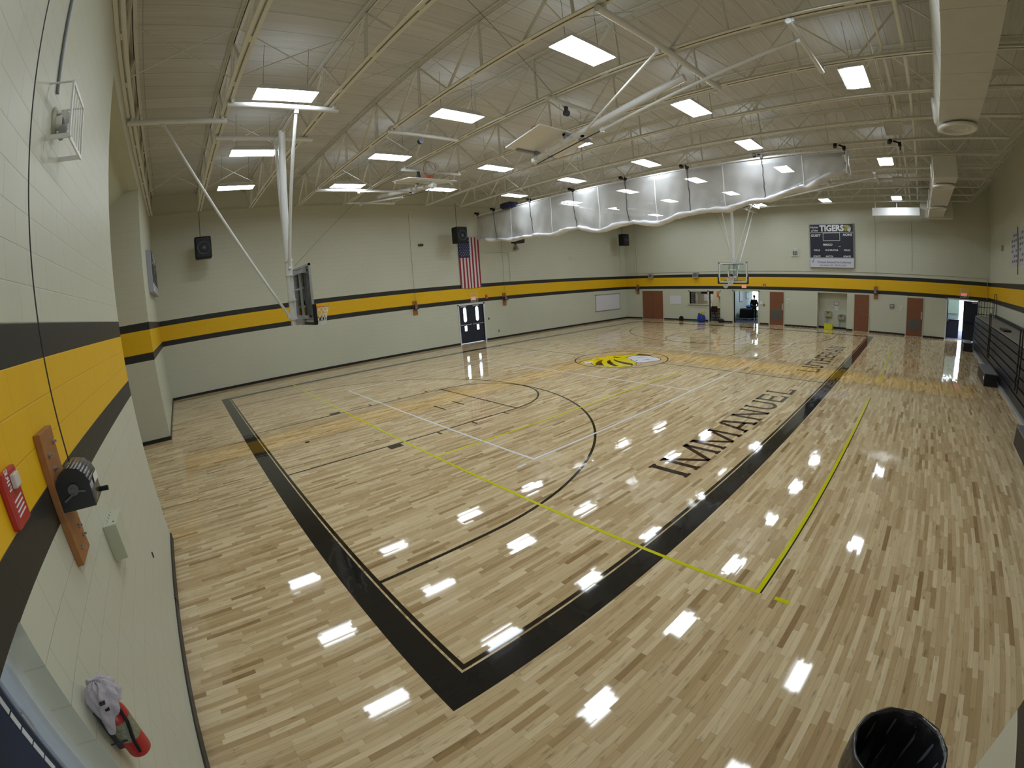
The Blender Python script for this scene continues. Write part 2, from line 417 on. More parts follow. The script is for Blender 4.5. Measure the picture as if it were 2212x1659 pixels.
for sgn, bx in ((1, 0), (-1, CL)):
    X = lambda d: bx + sgn * d
    a = (-90, 90) if sgn > 0 else (90, 270)
    farc(X(1.6), CY, 6.02 - LW, 6.02, *a, 2, 90)
    for s in (1, -1):
        frect(*sorted((X(0), X(1.6))), *sorted((CY + s * 6.02, CY + s * (6.02 - LW))), 2, .0014)
        frect(*sorted((X(0), X(5.79))), *sorted((CY + s * 1.83, CY + s * (1.83 - LW))), 2, .0014)
        frect(*sorted((X(2.134), X(2.438))), *sorted((CY + s * 1.83, CY + s * 2.03)), 2, .0014)
        for d in (3.353, 4.318, 5.283): frect(*sorted((X(d), X(d + .051))), *sorted((CY + s * 1.83, CY + s * 2.03)), 2, .0014)
    frect(*sorted((X(5.79), X(5.79 - LW))), CY - 1.83, CY + 1.83, 2, .0014)
    farc(X(5.765), CY, 1.83 - LW, 1.83, *a, 2, 48)
    for d in (4.51, 5.11): frect(*sorted((X(d), X(d + .05))), CY - .37, CY + .21, 2, .0014)
farc(CL / 2, CY, 1.78, 1.83, 0, 360, 2, 72)
frect(CL / 2 - .025, CL / 2 + .025, 0, CY - 1.83, 2, .0014); frect(CL / 2 - .025, CL / 2 + .025, CY + 1.83, CW, 2, .0014)
ring(3.72, 21.9, 3.05, 12.16, 0, .05, 4, .0018)
for x in (9.74, 15.81): frect(x, x + .05, 3.05, 12.16, 4, .0018)
frect(3.26, 3.44, 2.94, 2.99, 4, .0018)
frect(2.535, 2.585, -1.56, 16.4, 3, .0022)
frect(2.585, 11.75, -1.56, -1.51, 3, .0022); frect(2.56, 11.75, -1.578, -1.56, 1, .0021)
frect(2.585, 11.75, 4.5, 4.55, 3, .0022); frect(13.5, 22.0, 4.42, 4.47, 3, .0022)
frect(13.95, 22.1, -1.62, -1.57, 3, .0022); frect(2.53, 2.59, -1.90, -1.73, 3, .0022)
farc(.9, 7.57, 0, .06, 0, 360, 1, 16); farc(3.0, -1.35, 0, .001, 0, 360, 1, 6)
# painted lettering along the sideline
def fpoly(pts, mi, z=.0020): fl.add([(x, y, z) for x, y in pts], [tuple(range(len(pts)))], mi)
YB, YT = .485, 1.215
def stem(x, w=.12, y0=YB, y1=YT, ser=True, e=.035, sh=.055):
    fpoly([(x, y0), (x + w, y0), (x + w, y1), (x, y1)], 6)
    if ser:
        for ya, yb in ((y0, y0 + sh), (y1 - sh, y1)):
            fpoly([(x - e, ya), (x, ya), (x, yb), (x - e, yb)], 6); fpoly([(x + w, ya), (x + w + e, ya), (x + w + e, yb), (x + w, yb)], 6)
def diag(xa, xb, w, ya=YB, yb=YT): fpoly([(xa, ya), (xa + w, ya), (xb + w, yb), (xb, yb)], 6)
def arm(x0, x1, y0, y1): fpoly([(x0, y0), (x1, y0), (x1, y1), (x0, y1)], 6)
def letter(c, x, W):
    w = .135
    if c == 'I': stem(x + .03)
    elif c == 'M':
        w = .105
        stem(x + .04, w); stem(x + W - w - .04, w)
        diag(x + W / 2 - w / 2, x + .045, w * 1.05, YB, YT); diag(x + W / 2 - w / 2, x + W - w - .05, w * 1.05, YB, YT)
    elif c == 'N':
        stem(x + .04, .11); stem(x + W - .15, .11); diag(x + W - .17, x + .04, .14)
    elif c == 'A':
        diag(x + .05, x + W / 2 - .11, .11); diag(x + W - .2, x + W / 2 - .02, .15)
        arm(x + .2, x + W - .2, YB + .2, YB + .28); arm(x, x + .22, YB, YB + .05); arm(x + W - .26, x + W, YB, YB + .05)
    elif c in 'EL':
        stem(x + .03, .12, ser=False); arm(x, x + .15, YT - .05, YT)
        arm(x + .15, x + W, YB, YB + .1); arm(x + W - .1, x + W, YB + .1, YB + .2)
        if c == 'E':
            arm(x + .15, x + W - .04, YT - .1, YT); arm(x + W - .12, x + W - .04, YT - .2, YT - .1)
            arm(x + .15, x + W * .72, .81, .9); arm(x + W * .72, x + W * .72 + .07, .77, .94)
    elif c == 'U':
        ya = YB + .26; w2 = .11
        fpoly([(x + .04, ya), (x + .04 + w2, ya), (x + .04 + w2, YT), (x + .04, YT)], 6); fpoly([(x + W - .04 - w2, ya), (x + W - .04, ya), (x + W - .04, YT), (x + W - .04 - w2, YT)], 6)
        for xx in (x, x + W - .19): arm(xx, xx + .19, YT - .05, YT)
        cx, ro, ri = x + W / 2, W / 2 - .04, W / 2 - .04 - w2
        for i in range(12):
            s, t = PI + PI * i / 12, PI + PI * (i + 1) / 12
            fpoly([(cx + ri * math.cos(s), ya + .16 / .26 * .26 * math.sin(s)), (cx + ro * math.cos(s), ya + .26 * math.sin(s)), (cx + ro * math.cos(t), ya + .26 * math.sin(t)), (cx + ri * math.cos(t), ya + .16 * math.sin(t))], 6)
    elif c == 'T':
        stem(x + W / 2 - .06, .12, ser=False); arm(x, x + W / 2 - .06, YT - .1, YT); arm(x + W / 2 + .06, x + W, YT - .1, YT)
        arm(x, x + .07, YT - .22, YT - .1); arm(x + W - .07, x + W, YT - .22, YT - .1); arm(x + W / 2 - .12, x + W / 2 - .06, YB, YB + .05); arm(x + W / 2 + .06, x + W / 2 + .12, YB, YB + .05)
    elif c == 'H':
        stem(x + .04, .12); stem(x + W - .16, .12); arm(x + .16, x + W - .16, .81, .9)
    elif c == 'R':
        stem(x + .04, .12); arm(x + .16, x + W - .2, YT - .09, YT); arm(x + .16, x + W - .2, .8, .88)
        cx, cy, ro, ri = x + W - .2, (YT + .8) / 2, (YT - .8) / 2, (YT - .8) / 2 - .09
        for i in range(10):
            s, t = -PI / 2 + PI * i / 10, -PI / 2 + PI * (i + 1) / 10
            fpoly([(cx + ri * math.cos(s) * .6, cy + ri * math.sin(s)), (cx + ro * math.cos(s) * .8, cy + ro * math.sin(s)), (cx + ro * math.cos(t) * .8, cy + ro * math.sin(t)), (cx + ri * math.cos(t) * .6, cy + ri * math.sin(t))], 6)
        diag(x + W - .14, x + .3, .13, YB, .8)
for c, x, W in (('I', 4.63, .2), ('M', 4.98, 1.02), ('M', 6.09, .98), ('A', 7.2, .82), ('N', 8.13, .75), ('U', 9.03, .72), ('E', 9.86, .68), ('L', 10.76, .64),
                ('L', 14.2, .65), ('U', 14.95, .62), ('T', 15.72, .68), ('H', 16.5, .75), ('E', 17.4, .66), ('R', 18.2, .75), ('A', 19.05, .85), ('N', 20.05, .85)):
    letter(c, x, W)
# the team emblem in the centre circle
EX, EY = 12.8, 7.6
def emblem(add, s, mats):
    gold, brown, white = mats
    gd = [(-1.37, 0.98), (-1.09, 1.02), (-0.81, 0.93), (-0.5, 1.05), (-0.4, 0.92), (-0.14, 1.03), (0.0, 0.85), (0.30, 0.93), (0.43, 0.73), (0.74, 0.69), (0.84, 0.45), (1.27, 0.1), (1.33, -0.32), (0.96, -0.77), (-0.06, -0.53), (-0.15, -0.75), (-0.31, -0.87), (-0.45, -0.98), (-0.61, -0.98), (-0.82, -1.22), (-0.85, -1.02), (-1.05, -1.17), (-1.12, -0.99), (-1.47, -0.85), (-1.33, -0.7), (-1.58, -0.60), (-1.50, -0.38), (-1.68, -0.26), (-1.56, -0.12), (-1.54, 0.13), (-1.35, 0.42), (-1.05, 0.61), (-1.0, 0.79), (-1.26, 0.88), (-1.5, 0.78)]
    wh = [(0.25, -0.05), (0.58, 0.05), (0.85, 0.02), (1.02, -0.2), (1.12, -0.46), (1.08, -0.7), (0.92, -0.85), (0.92, -1.05), (0.75, -1.30), (0.45, -1.42), (0.2, -1.28), (-0.15, -1.15), (-0.33, -0.92), (-0.15, -0.68), (-0.02, -0.47), (0.13, -0.37)]
    big = lambda P, k: [(x + (x - sum(p[0] for p in P) / len(P)) * k, y + (y - sum(p[1] for p in P) / len(P)) * k) for x, y in P]
    add(big(gd, .035), brown, 0); add(gd, gold, 1); add(big(wh, .05), brown, 2); add(wh, white, 3)
    add([(-1.26, 0.86), (-1.0, 0.78), (-0.99, 0.63), (-1.2, 0.50), (-1.30, 0.62), (-1.48, 0.63)], white, 2)
    add([(1.25, 0.05), (1.36, -0.06), (1.36, -0.40), (1.18, -0.62), (1.10, -0.47), (0.97, -0.16), (0.9, 0.02)], brown, 4)
    for P in ([(-0.44, 0.55), (-0.64, 0.46), (-0.95, 0.26), (-1.22, 0.0), (-1.44, -0.25), (-1.46, -0.05), (-1.50, 0.1), (-1.25, 0.32), (-0.95, 0.47), (-0.66, 0.55)],
              [(-0.33, 0.33), (-0.66, 0.04), (-0.90, -0.23), (-1.10, -0.50), (-1.20, -0.76), (-1.32, -0.6), (-1.20, -0.32), (-0.97, -0.02), (-0.66, 0.22)],
              [(-0.15, 0.29), (-0.33, 0.03), (-0.44, -0.24), (-0.52, -0.56), (-0.60, -0.92), (-0.84, -1.08), (-0.84, -0.80), (-0.72, -0.45), (-0.55, -0.12), (-0.36, 0.12)],
              [(0.26, 0.61), (0.24, 0.39), (0.28, 0.2), (0.10, 0.30), (0.10, 0.48)], [(-0.74, 0.82), (-0.55, 0.74), (-0.51, 0.58), (-0.67, 0.68)], [(0.45, .75), (.6, .5), (.75, .35), (.55, .42)]):
        add(P, brown, 2)
    for P in ([(0.47, -0.33), (0.76, -0.42), (0.85, -0.66), (0.72, -0.47)], [(0.12, -0.54), (0.05, -0.67), (-.06, -.8), (.0, -.64)], [(.1, -.85), (.4, -.9), (.62, -1.1), (.4, -.95)]): add(P, brown, 4)
emblem(lambda pts, mi, l: fpoly([(EX + x, EY + y) for x, y in pts], mi, .0020 + .00025 * l), 1, (5, 6, 4))
floor = struct(fl, 'floor', FM, recalc=False)

# ------------------------------------------------------------------ walls
def wall_cells(u0, u1, z0, z1, holes):
    us = sorted({u0, u1, *[h[0] for h in holes], *[h[1] for h in holes]}); zs = sorted({z0, z1, *[h[2] for h in holes], *[h[3] for h in holes]})
    for i in range(len(us) - 1):
        run = None
        for j in range(len(zs) - 1):
            uc, zc = (us[i] + us[i + 1]) / 2, (zs[j] + zs[j + 1]) / 2
            inh = any(h[0] < uc < h[1] and h[2] < zc < h[3] for h in holes)
            if not inh: run = [zs[j], zs[j + 1]] if run is None else [run[0], zs[j + 1]]
            if (inh or j == len(zs) - 2) and run: yield us[i], us[i + 1], run[0], run[1]; run = None
def wall(name, axis, c0, c1, u0, u1, z0, z1, holes, m):
    mb = MB()
    for a, b, c, d in wall_cells(u0, u1, z0, z1, holes):
        if axis == 'x': mb.box(c0, c1, a, b, c, d)
        else: mb.box(a, b, c0, c1, c, d)
    return struct(mb, name, m)
wall('wall_left', 'y', YL, YL + .25, XN - .25, XF + .25, 0, 8.4, [(12.40, 14.06, 0, 2.12)], WX)
ledge = MB().box(XN, XF, YL - .035, YL, 7.52, 7.56); struct(ledge, 'trim_left', CREAM)
FH = [(-6.25, -4.46, 0, 2.2), (7.3, 9.03, 0, 2.1), (10.03, 10.85, 0, 2.08), (10.98, 12.38, 1.2, 2.05), (1.53, 3.38, 0, 2.17)]
wall('wall_far', 'x', XF, XF + .2, YR - .25, YL, 0, 8.4, FH, WY)
wall('wall_right', 'y', YR - .25, YR, XN - .25, XF, 0, 8.4, [], WX)
wall('wall_near', 'x', XN - .25, XN, YR, 4.48, 0, 8.4, [(-1.95, -.93, 0, 2.24)], WY)
wall('wall_near_far_side', 'x', XN - .25, XN, 11.02, YL, 0, 8.4, [], WY)
wall('wall_near_lintel', 'x', XN - .3, XN, 4.48, 11.02, 6.8, 8.4, [], WY)
wall('wall_recess_side', 'y', 11.02, 11.27, -4.6, XN - .25, 0, 6.9, [], WX)
wall('wall_recess_side_near', 'y', 4.23, 4.48, -4.6, XN - .25, 0, 6.9, [], WX)
wall('wall_recess_back', 'x', -4.6, -4.35, 4.23, 11.27, 0, 6.9, [], WY)
so = MB(); so.add([(XN - .25, 4.48, 6.8), (-2.7, 4.48, 6.78), (-4.4, 4.48, 5.2), (XN - .25, 11.02, 6.8), (-2.7, 11.02, 6.78), (-4.4, 11.02, 5.2)], [(0, 3, 4, 1), (1, 4, 5, 2)])
so.add([(XN - .25, 4.48, 6.95), (-4.4, 4.48, 6.95), (XN - .25, 11.02, 6.95), (-4.4, 11.02, 6.95)], [(0, 1, 3, 2)]); struct(so, 'ceiling_recess', CREAM)
struct(MB().box(XN, -.42, -3.25, -3.05, 0, 8.4), 'wall_entry_side', WX)
struct(MB().box(-.42, -.40, -3.25, -3.035, 0, 1.98).box(-.5, -.42, -3.05, -3.035, 0, 1.98), 'trim_entry', CREAM)
struct(MB().box(XN - .3, XF + .3, YR - .3, YL + .3, ZD, ZD + .25), 'ceiling', DECK)
# black vinyl base
bh, bt = .105, .016
bb = MB()
for a, b in ((XN, 12.33), (14.13, XF)): bb.box(a, b, YL - bt, YL, 0, bh)
struct(bb, 'baseboard_left', BASE)
bb = MB()
for a, b in ((YR, -6.3), (-4.4, -3.12), (-2.04, .1), (1.13, 1.53), (3.38, 5.5), (6.58, 7.2), (9.12, 9.95), (10.95, 14.5), (16.43, YL)): bb.box(XF - bt, XF, a, b, 0, bh)
struct(bb, 'baseboard_far', BASE)
bb = MB().box(XN, XN + bt, -.93, 4.48, 0, bh).box(XN, XN + bt, 11.02, YL, 0, bh).box(XN - .25, XN + bt, 4.48, 4.48 + bt, 0, bh).box(-4.35, XN + bt, 11.02 - bt, 11.02, 0, bh)
bb.box(XN, XN + .02, 2.6, 4.49, 0, .115)
struct(bb, 'baseboard_near', BASE)
struct(MB().box(12.6, 27.9, YR, YR + bt, 0, bh), 'baseboard_right', BASE)
# fountain alcove
struct(MB().box(XF + .2, XF + .6, 3.38, 3.5, 0, 2.3), 'wall_alcove_left', WX); struct(MB().box(XF + .2, XF + .6, 1.4, 1.53, 0, 2.3), 'wall_alcove_right', WX)
struct(MB().box(XF + .6, XF + .75, 1.4, 3.5, 0, 2.3), 'wall_alcove_back', WY); struct(MB().box(XF + .2, XF + .6, 1.53, 3.38, 2.17, 2.3), 'ceiling_alcove', CREAM)
struct(MB().box(XF + .585, XF + .6, 1.53, 3.38, 0, bh), 'baseboard_alcove', BASE)
struct(MB().box(XF + .2, 34.3, -7, 14, -.12, -.002), 'floor_back_rooms', mat('grey_blue_carpet', (0.05, 0.055, 0.09), 0.8))

# ------------------------------------------------------------------ steel joists
def joist(y_peak):
    t = bpy.data.objects.new('roof_joist', None); COL.objects.link(t)
    g = .013
    b = MB()
    for s in (-1, 1):
        x0, x1 = sorted((s * g, s * (g + .07))); b.box(x0, x1, -5.65, 16.3, 7.20, 7.212)
        x0, x1 = sorted((s * g, s * (g + .009))); b.box(x0, x1, -5.65, 16.3, 7.20, 7.27)
    y = -5.2
    while y < 16: b.box(-g, g, y - .09, y + .09, 7.202, 7.25); y += 1.55
    b.build('bottom_chord', STEEL, t)
    b = MB()
    for s in (-1, 1):
        x0, x1 = sorted((s * g, s * (g + .065))); b.box(x0, x1, YR, YL, 8.33, 8.345)
        x0, x1 = sorted((s * g, s * (g + .009))); b.box(x0, x1, YR, YL, 8.27, 8.345)
    b.build('top_chord', STEEL, t)
    b = MB(); k = 0
    P = 1.125
    yy = y_peak; pts = []
    while yy > -5.6: pts.append((yy, k % 2 == 0)); yy -= P; k += 1
    for (ya, ta), (yb, tb) in zip(pts, pts[1:]):
        b.bar((0, ya, 8.28 if ta else 7.24), (0, yb, 8.28 if tb else 7.24), .028, .05, (1, 0, 0))
        if ta:
            for s in (-.022, .022): b.bar((s, ya, 8.28), (s, ya - .02, 7.24), .022, .022, (1, 0, 0))
    b.bar((0, pts[-1][0], 8.28 if pts[-1][1] else 7.24), (0, -5.65, 7.24), .028, .05, (1, 0, 0)); b.bar((0, pts[0][0], 8.28), (0, 16.28, 7.24), .028, .05, (1, 0, 0))
    b.bar((0, 16.28, 7.24), (0, YL, 8.28), .035, .05, (1, 0, 0)); b.bar((0, -5.65, 7.24), (0, YR, 8.28), .035, .05, (1, 0, 0))
    b.build('web', STEEL, t)
    return t
JX = [-2.2, -.3, 1.75, 3.75, 5.8, 7.9, 9.92, 11.9, 13.98, 16.0, 18.0, 20.0, 22.0, 24.15, 26.15]
pa, pb = joist(15.7), joist(15.05)
BR = [13.2, 9.5, 5.5, 1.7, -2.2]
used = set()
for i, x in enumerate(JX):
    src = pb if i % 2 else pa
    o = src if id(src) not in used else copy_tree(src)
    used.add(id(src)); o.location = (x, 0, 0)
    near = {0: 'right against that wall', 1: 'over the black speaker', 8: 'carrying the divider curtain', 14: 'closest to the scoreboard wall'}.get(i)
    tag(o, f'cream open-web roof joist, {ordn(i)} from the extinguisher wall' + (', ' + near if near else ''), 'roof joist', 'steel joists under the roof deck')
bpy.context.view_layer.update()
jo = sorted([o for o in COL.objects if o.name.startswith('roof_joist') and o.type == 'EMPTY'], key=lambda o: o.location.x)
for i in range(len(JX) - 1):
    for y in BR:
        b = MB(); b.tube((JX[i] + .02, y, 7.24), (JX[i + 1] - .02, y, 8.3), .011, 6); b.tube((JX[i] + .02, y + .05, 8.3), (JX[i + 1] - .02, y + .05, 7.24), .011, 6)
        b.build('cross_brace', STEEL, jo[i])

# ------------------------------------------------------------------ ceiling lights
def light(lit=True, strip=False):
    t = bpy.data.objects.new('ceiling_light' if lit else 'unlit_ceiling_light', None); COL.objects.link(t)
    hx, hy, z = .61, .27, 7.25
    b = MB()
    b.add([(-hx, -hy, z), (hx, -hy, z), (hx, hy, z), (-hx, hy, z), (-hx + .12, -hy + .08, z + .13), (hx - .12, -hy + .08, z + .13), (hx - .12, hy - .08, z + .13), (-hx + .12, hy - .08, z + .13)],
          [(0, 1, 5, 4), (1, 2, 6, 5), (2, 3, 7, 6), (3, 0, 4, 7), (4, 5, 6, 7)])
    for y in (-hy, hy): b.box(-hx, hx, y - .006, y + .006, z - .012, z + .01)
    for x in (-hx, hx): b.box(x - .006, x + .006, -hy, hy, z - .012, z + .01)
    b.build('housing', WHITE, t)
    if lit: MB().add([(-.4, -.06, z + .132), (.4, -.06, z + .132), (.4, .06, z + .132), (-.4, .06, z + .132)], [(0, 1, 2, 3)]).build('added_uplight', UPL, t, recalc=False)  # glowing strip added on the housing top to brighten the roof deck
    y1 = hy - .01 if not strip else .13
    if lit:
        MB().add([(-hx + .01, -hy + .01, z), (-hx + .01, y1, z), (hx - .01, y1, z), (hx - .01, -hy + .01, z)], [(0, 1, 2, 3)]).build('lens', LENS, t, recalc=False)
    if strip or not lit:
        b = MB(); x = -hx + .03; ya = y1 + .01 if lit else -hy + .01
        n = 14
        for k in range(n): xx = -hx + .03 + k * (2 * hx - .06) / (n - 1); b.box(xx - .004, xx + .004, ya, hy - .01, z - .004, z + .03)
        for k in range(4 if not lit else 2): yy = ya + (hy - .01 - ya) * (k + .5) / (4 if not lit else 2); b.tube((-hx + .02, yy, z + .045), (hx - .02, yy, z + .045), .014, 8)
        b.build('louvre', WHITE, t)
    for x in (-.45, .45): MB().tube((x, 0, z + .12), (x * 1.02, 0, ZD), .004, 5).build('hanger_cable', DKGREY, t)
    return t
LXS = [.77, 4.81, 8.87, 12.86, 16.86, 20.81, 25.27]; LYS = [-1.66, 2.25, 6.12, 9.70, 13.26]
ROWN = ['row closest to the bleachers', 'second row from the bleachers', 'middle row down the court', 'second row from the flag wall', 'row closest to the flag wall']
pl_, ps_, pu_ = light(), light(True, True), light(False)
first = True; n_first = {}
for r, y in enumerate(LYS):
    for c, x in enumerate(LXS):
        if r == 0 and c in (3, 5):
            o = pu_ if 'u' not in n_first else copy_tree(pu_); n_first['u'] = 1; o.location = (x, y - (.55 if c == 3 else .3), 0)
            tag(o, 'unlit ribbed ceiling light in the bleacher-side row, ' + ('just before the divider curtain' if c == 3 else 'past the divider curtain'), 'ceiling light', 'ceiling lights switched off'); continue
        if r == 0 and c == 2: o = ps_; lab = 'ceiling light with one dark louvred strip, beside the long duct'
        else:
            o = pl_ if 'l' not in n_first else copy_tree(pl_); n_first['l'] = 1
            lab = f'glowing ceiling light, {ordn(c)} from the extinguisher wall, in the {ROWN[r]}'
        o.location = (x, y, 0)
        tag(o, lab, 'ceiling light', 'lit ceiling lights in rows')

# ------------------------------------------------------------------ basketball goals
def net_mesh(T, top, rt, rb, h, drift=(0, 0)):
    b = MB(); n, m = 12, 6
    def P(i, j, sh):
        t = j / m; r = rt * (1 - t) ** 1.0 + rb * t if t < 1 else rb
        r = rt + (rb - rt) * (1 - (1 - t) ** 1.6); a = 2 * PI * (i + sh) / n
        return T(Vector((top[0] + r * math.cos(a) + drift[0] * t, top[1] + r * math.sin(a) + drift[1] * t, top[2] - h * t)))
    for j in range(m):
        for i in range(n):
            sh = (j % 2) * .5
            b.tube(P(i, j, sh), P(i, j + 1, .5 if j % 2 == 0 else 1.0), .0055, 4, cap=False)
            b.tube(P(i, j, sh), P(i, j + 1, -.5 if j % 2 == 0 else 0.0), .0055, 4, cap=False)
    return b
def goal(name, loc, label, T, glass, extras, L=4.4, P2=False):
    """T maps local (front, side, up) metres from the mast top to the world"""
    g = thing(name, loc, label, 'basketball goal', 'ceiling-hung basketball goals')
    V = Vector
    ms = MB(); ms.tube(V((0, 0, 0)), V((0, 0, -L)), .082, 20); mast = ms.xf(T).build('mast', PIPE, g)
    for z in (-2.98, -3.3, -L + .55, -L + .14):
        c = MB(); c.tube(V((0, 0, z)), V((0, 0, z + .04)), .1, 18)
        for s in (-1, 1): c.box(-.03, .03, s * .085, s * .125, z - .01, z + .05); c.tube(V((0, s * .12, z + .02)), V((0, s * .15, z + .02)), .014, 6)
        c.xf(T).build('mast_clamp', PIPE, mast)
    x0 = .22; zb, zt = -4.35, -3.13; hw = .915
    # support frame of the board
    a = MB()
    for z in (zt - .12, zb + .12):
        a.box(.06, x0 - .045, -.05, .05, z - .045, z + .045); a.box(x0 - .075, x0 - .03, -.62, .62, z - .035, z + .035)
    for s in (-1, 1):
        for y in (.20, .27): a.box(x0 - .07, x0 - .035, s * y - .012, s * y + .012, zb + .12, zt - .12)
        a.box(x0 - .09, x0 - .01, s * .62 - .03, s * .62 + .03, zt - .17, zt - .02)
        a.bar(V((.08, s * .06, -3.62)), V((x0 - .05, s * .25, -3.62)), .03, .03)
    a.box(.02, x0 - .03, -.22, .22, zb - .03, zb + .10)
    if not glass:
        a = MB(); a.box(x0 - .075, x0 - .02, -.05, .86, zt - .14, zt - .04); a.box(x0 - .06, x0 - .018, -.62, .62, zb + .03, zb + .10)
        for z in (zt - .1, zb + .1): a.box(.05, x0 - .02, -.05, .05, z - .04, z + .04)
    a.xf(T).build('board_bracket', ALU if glass else (mat('purple_grey_steel', (.26, .25, .29), .5) if not P2 else WHITE), g)
    bd = MB()
    if glass:
        bd.box(x0 - .006, x0 + .006, -hw + .02, hw - .02, zb + .02, zt - .02)
        board = bd.xf(T).build('backboard', GLASS, g)
        f = MB()
        for y0, y1, z0, z1 in ((-hw, hw, zt - .045, zt), (-hw, hw, zb, zb + .05), (-hw, -hw + .05, zb, zt), (hw - .05, hw, zb, zt)): f.box(x0 - .022, x0 + .018, y0, y1, z0, z1)
        f.xf(T).build('board_frame', ALU, board)
        q = MB(); w_ = .305; z0 = -4.05 + .02; z1 = z0 + .46; e = .05
        for ya, yb, za, zb2 in ((-w_, w_, z1 - e, z1), (-w_, w_, z0, z0 + e), (-w_, -w_ + e, z0, z1), (w_ - e, w_, z0, z1)): q.box(x0 + .006, x0 + .009, ya, yb, za, zb2)
        for ya, yb, za, zb2 in ((-hw + .05, hw - .05, zt - .10, zt - .05), (-hw + .05, hw - .05, zb + .05, zb + .1), (-hw + .05, -hw + .1, zb + .05, zt - .05), (hw - .1, hw - .05, zb + .05, zt - .05)): q.box(x0 + .006, x0 + .008, ya, yb, za, zb2)
        q.xf(T).build('target_square', WHITE, board)
        p = MB()
        for s in (-1, 1):
            p.box(x0 - .035, x0 + .05, s * (hw + .02) - .035, s * (hw + .02) + .035, zb - .04, zb + .38)
        p.box(x0 - .035, x0 + .05, -hw - .04, hw + .04, zb - .055, zb + .01)
        p.xf(T).build('edge_padding', BLACK, board, bevel=.02)
    else:
        bd.box(x0 - .018, x0 + .012, -hw, hw, zb, zt); board = bd.xf(T).build('backboard', WHITE, g, bevel=.006)
        q = MB(); w_ = .305; z0 = -4.03; z1 = z0 + .46; e = .05
        for ya, yb, za, zb2 in ((-w_, w_, z1 - e, z1), (-w_, w_, z0, z0 + e), (-w_, -w_ + e, z0, z1), (w_ - e, w_, z0, z1)): q.box(x0 + .012, x0 + .015, ya, yb, za, zb2)
        q.xf(T).build('target_square', ORANGE, board)
    rz, rc, rr = -4.05, x0 + .15 + .235, .232
    r = MB(); r.path([V((rc + rr * math.cos(2 * PI * i / 28), rr * math.sin(2 * PI * i / 28), rz)) for i in range(28)], .0095, 8, closed=True)
    r.box(x0 + .008, x0 + .02, -.075, .075, rz - .11, rz + .03)
    for s in (-1, 1): r.bar(V((x0 + .015, s * .07, rz - .02)), V((rc - .12, s * .19, rz - .004)), .02, .022)
    r.box(x0 + .015, x0 + .17, -.07, .07, rz - .014, rz - .004)
    rim = r.xf(T).build('rim', ORANGE, g)
    net_mesh(T, (rc, 0, rz), rr, .13, .42).build('net', NET, rim)
    for nm, mb, m in extras: mb.build(nm, m, g)
    return g
def brace(p, q, r=.035, knuckle=True):
    b = MB(); p, q = Vector(p), Vector(q); b.tube(p, q, r, 12)
    if knuckle: b.obox(p, (.04, 0, 0), (0, .035, 0), (0, 0, .06)); b.obox(q, (.035, 0, 0), (0, .035, 0), (0, 0, .05))
    return b
def hpipe(p, q, r=.057):
    b = MB(); p, q = Vector(p), Vector(q); b.tube(p, q, r, 16); d = (q - p).normalized()
    for e, s in ((p, 1), (q, -1)):
        c = e + d * s * .1; b.obox(c + Vector((0, 0, .07)), d * .03, Vector((0, .08, 0)) if abs(d.y) < .5 else Vector((.08, 0, 0)), (0, 0, .06))
    return b
def play_goal(cx, f, label, name):
    P0 = Vector((cx, 7.6, 7.05))
    T = lambda p: P0 + Vector((f * p.x, f * p.y, p.z))
    W = lambda x, y, z: (cx + f * x, y, z)
    ex = [('support_pipe', hpipe(W(-1.42, 8.23, 7.12), W(.92, 8.27, 7.12)), PIPE), ('support_pipe', hpipe(W(-1.38, 6.38, 7.12), W(.92, 6.42, 7.12)), PIPE),
          ('support_pipe', hpipe(W(-3.33, 7.15, 7.12), W(-1.28, 7.2, 7.12)), PIPE),
          ('cross_pipe', MB().tube(W(0, 6.42, 7.04), W(0, 8.25, 7.04), .03, 10), PIPE),
          ('brace', brace(W(.02, 6.42, 7.05), W(0, 7.5, 3.95)), PIPE), ('brace', brace(W(0, 8.24, 7.05), W(0, 7.7, 3.95), .03), PIPE),
          ('back_brace', brace(W(-2.6, 7.18, 7.08), W(-.1, 7.6, 2.88), .03), PIPE),
          ('support_pipe', hpipe(W(2.52, 7.35, 7.12), W(4.6, 7.37, 7.12), .045), PIPE),
          ('pulley', MB().tube(W(3.45, 7.3, 6.95), W(3.45, 7.4, 6.95), .07, 14), DKGREY),
          ('hoist_cable', MB().tube(W(3.45, 7.36, 6.95), W(.14, 7.6, 3.96), .004, 5), DKGREY)]
    return goal(name, (cx, 7.6, 0), label, T, True, ex)
play_goal(1.05, 1, 'lowered glass-board goal seen from behind, nearest the extinguisher wall', 'basketball_goal')
play_goal(24.5, -1, 'lowered glass-board goal facing the camera, under the curtain end near the scoreboard', 'basketball_goal')
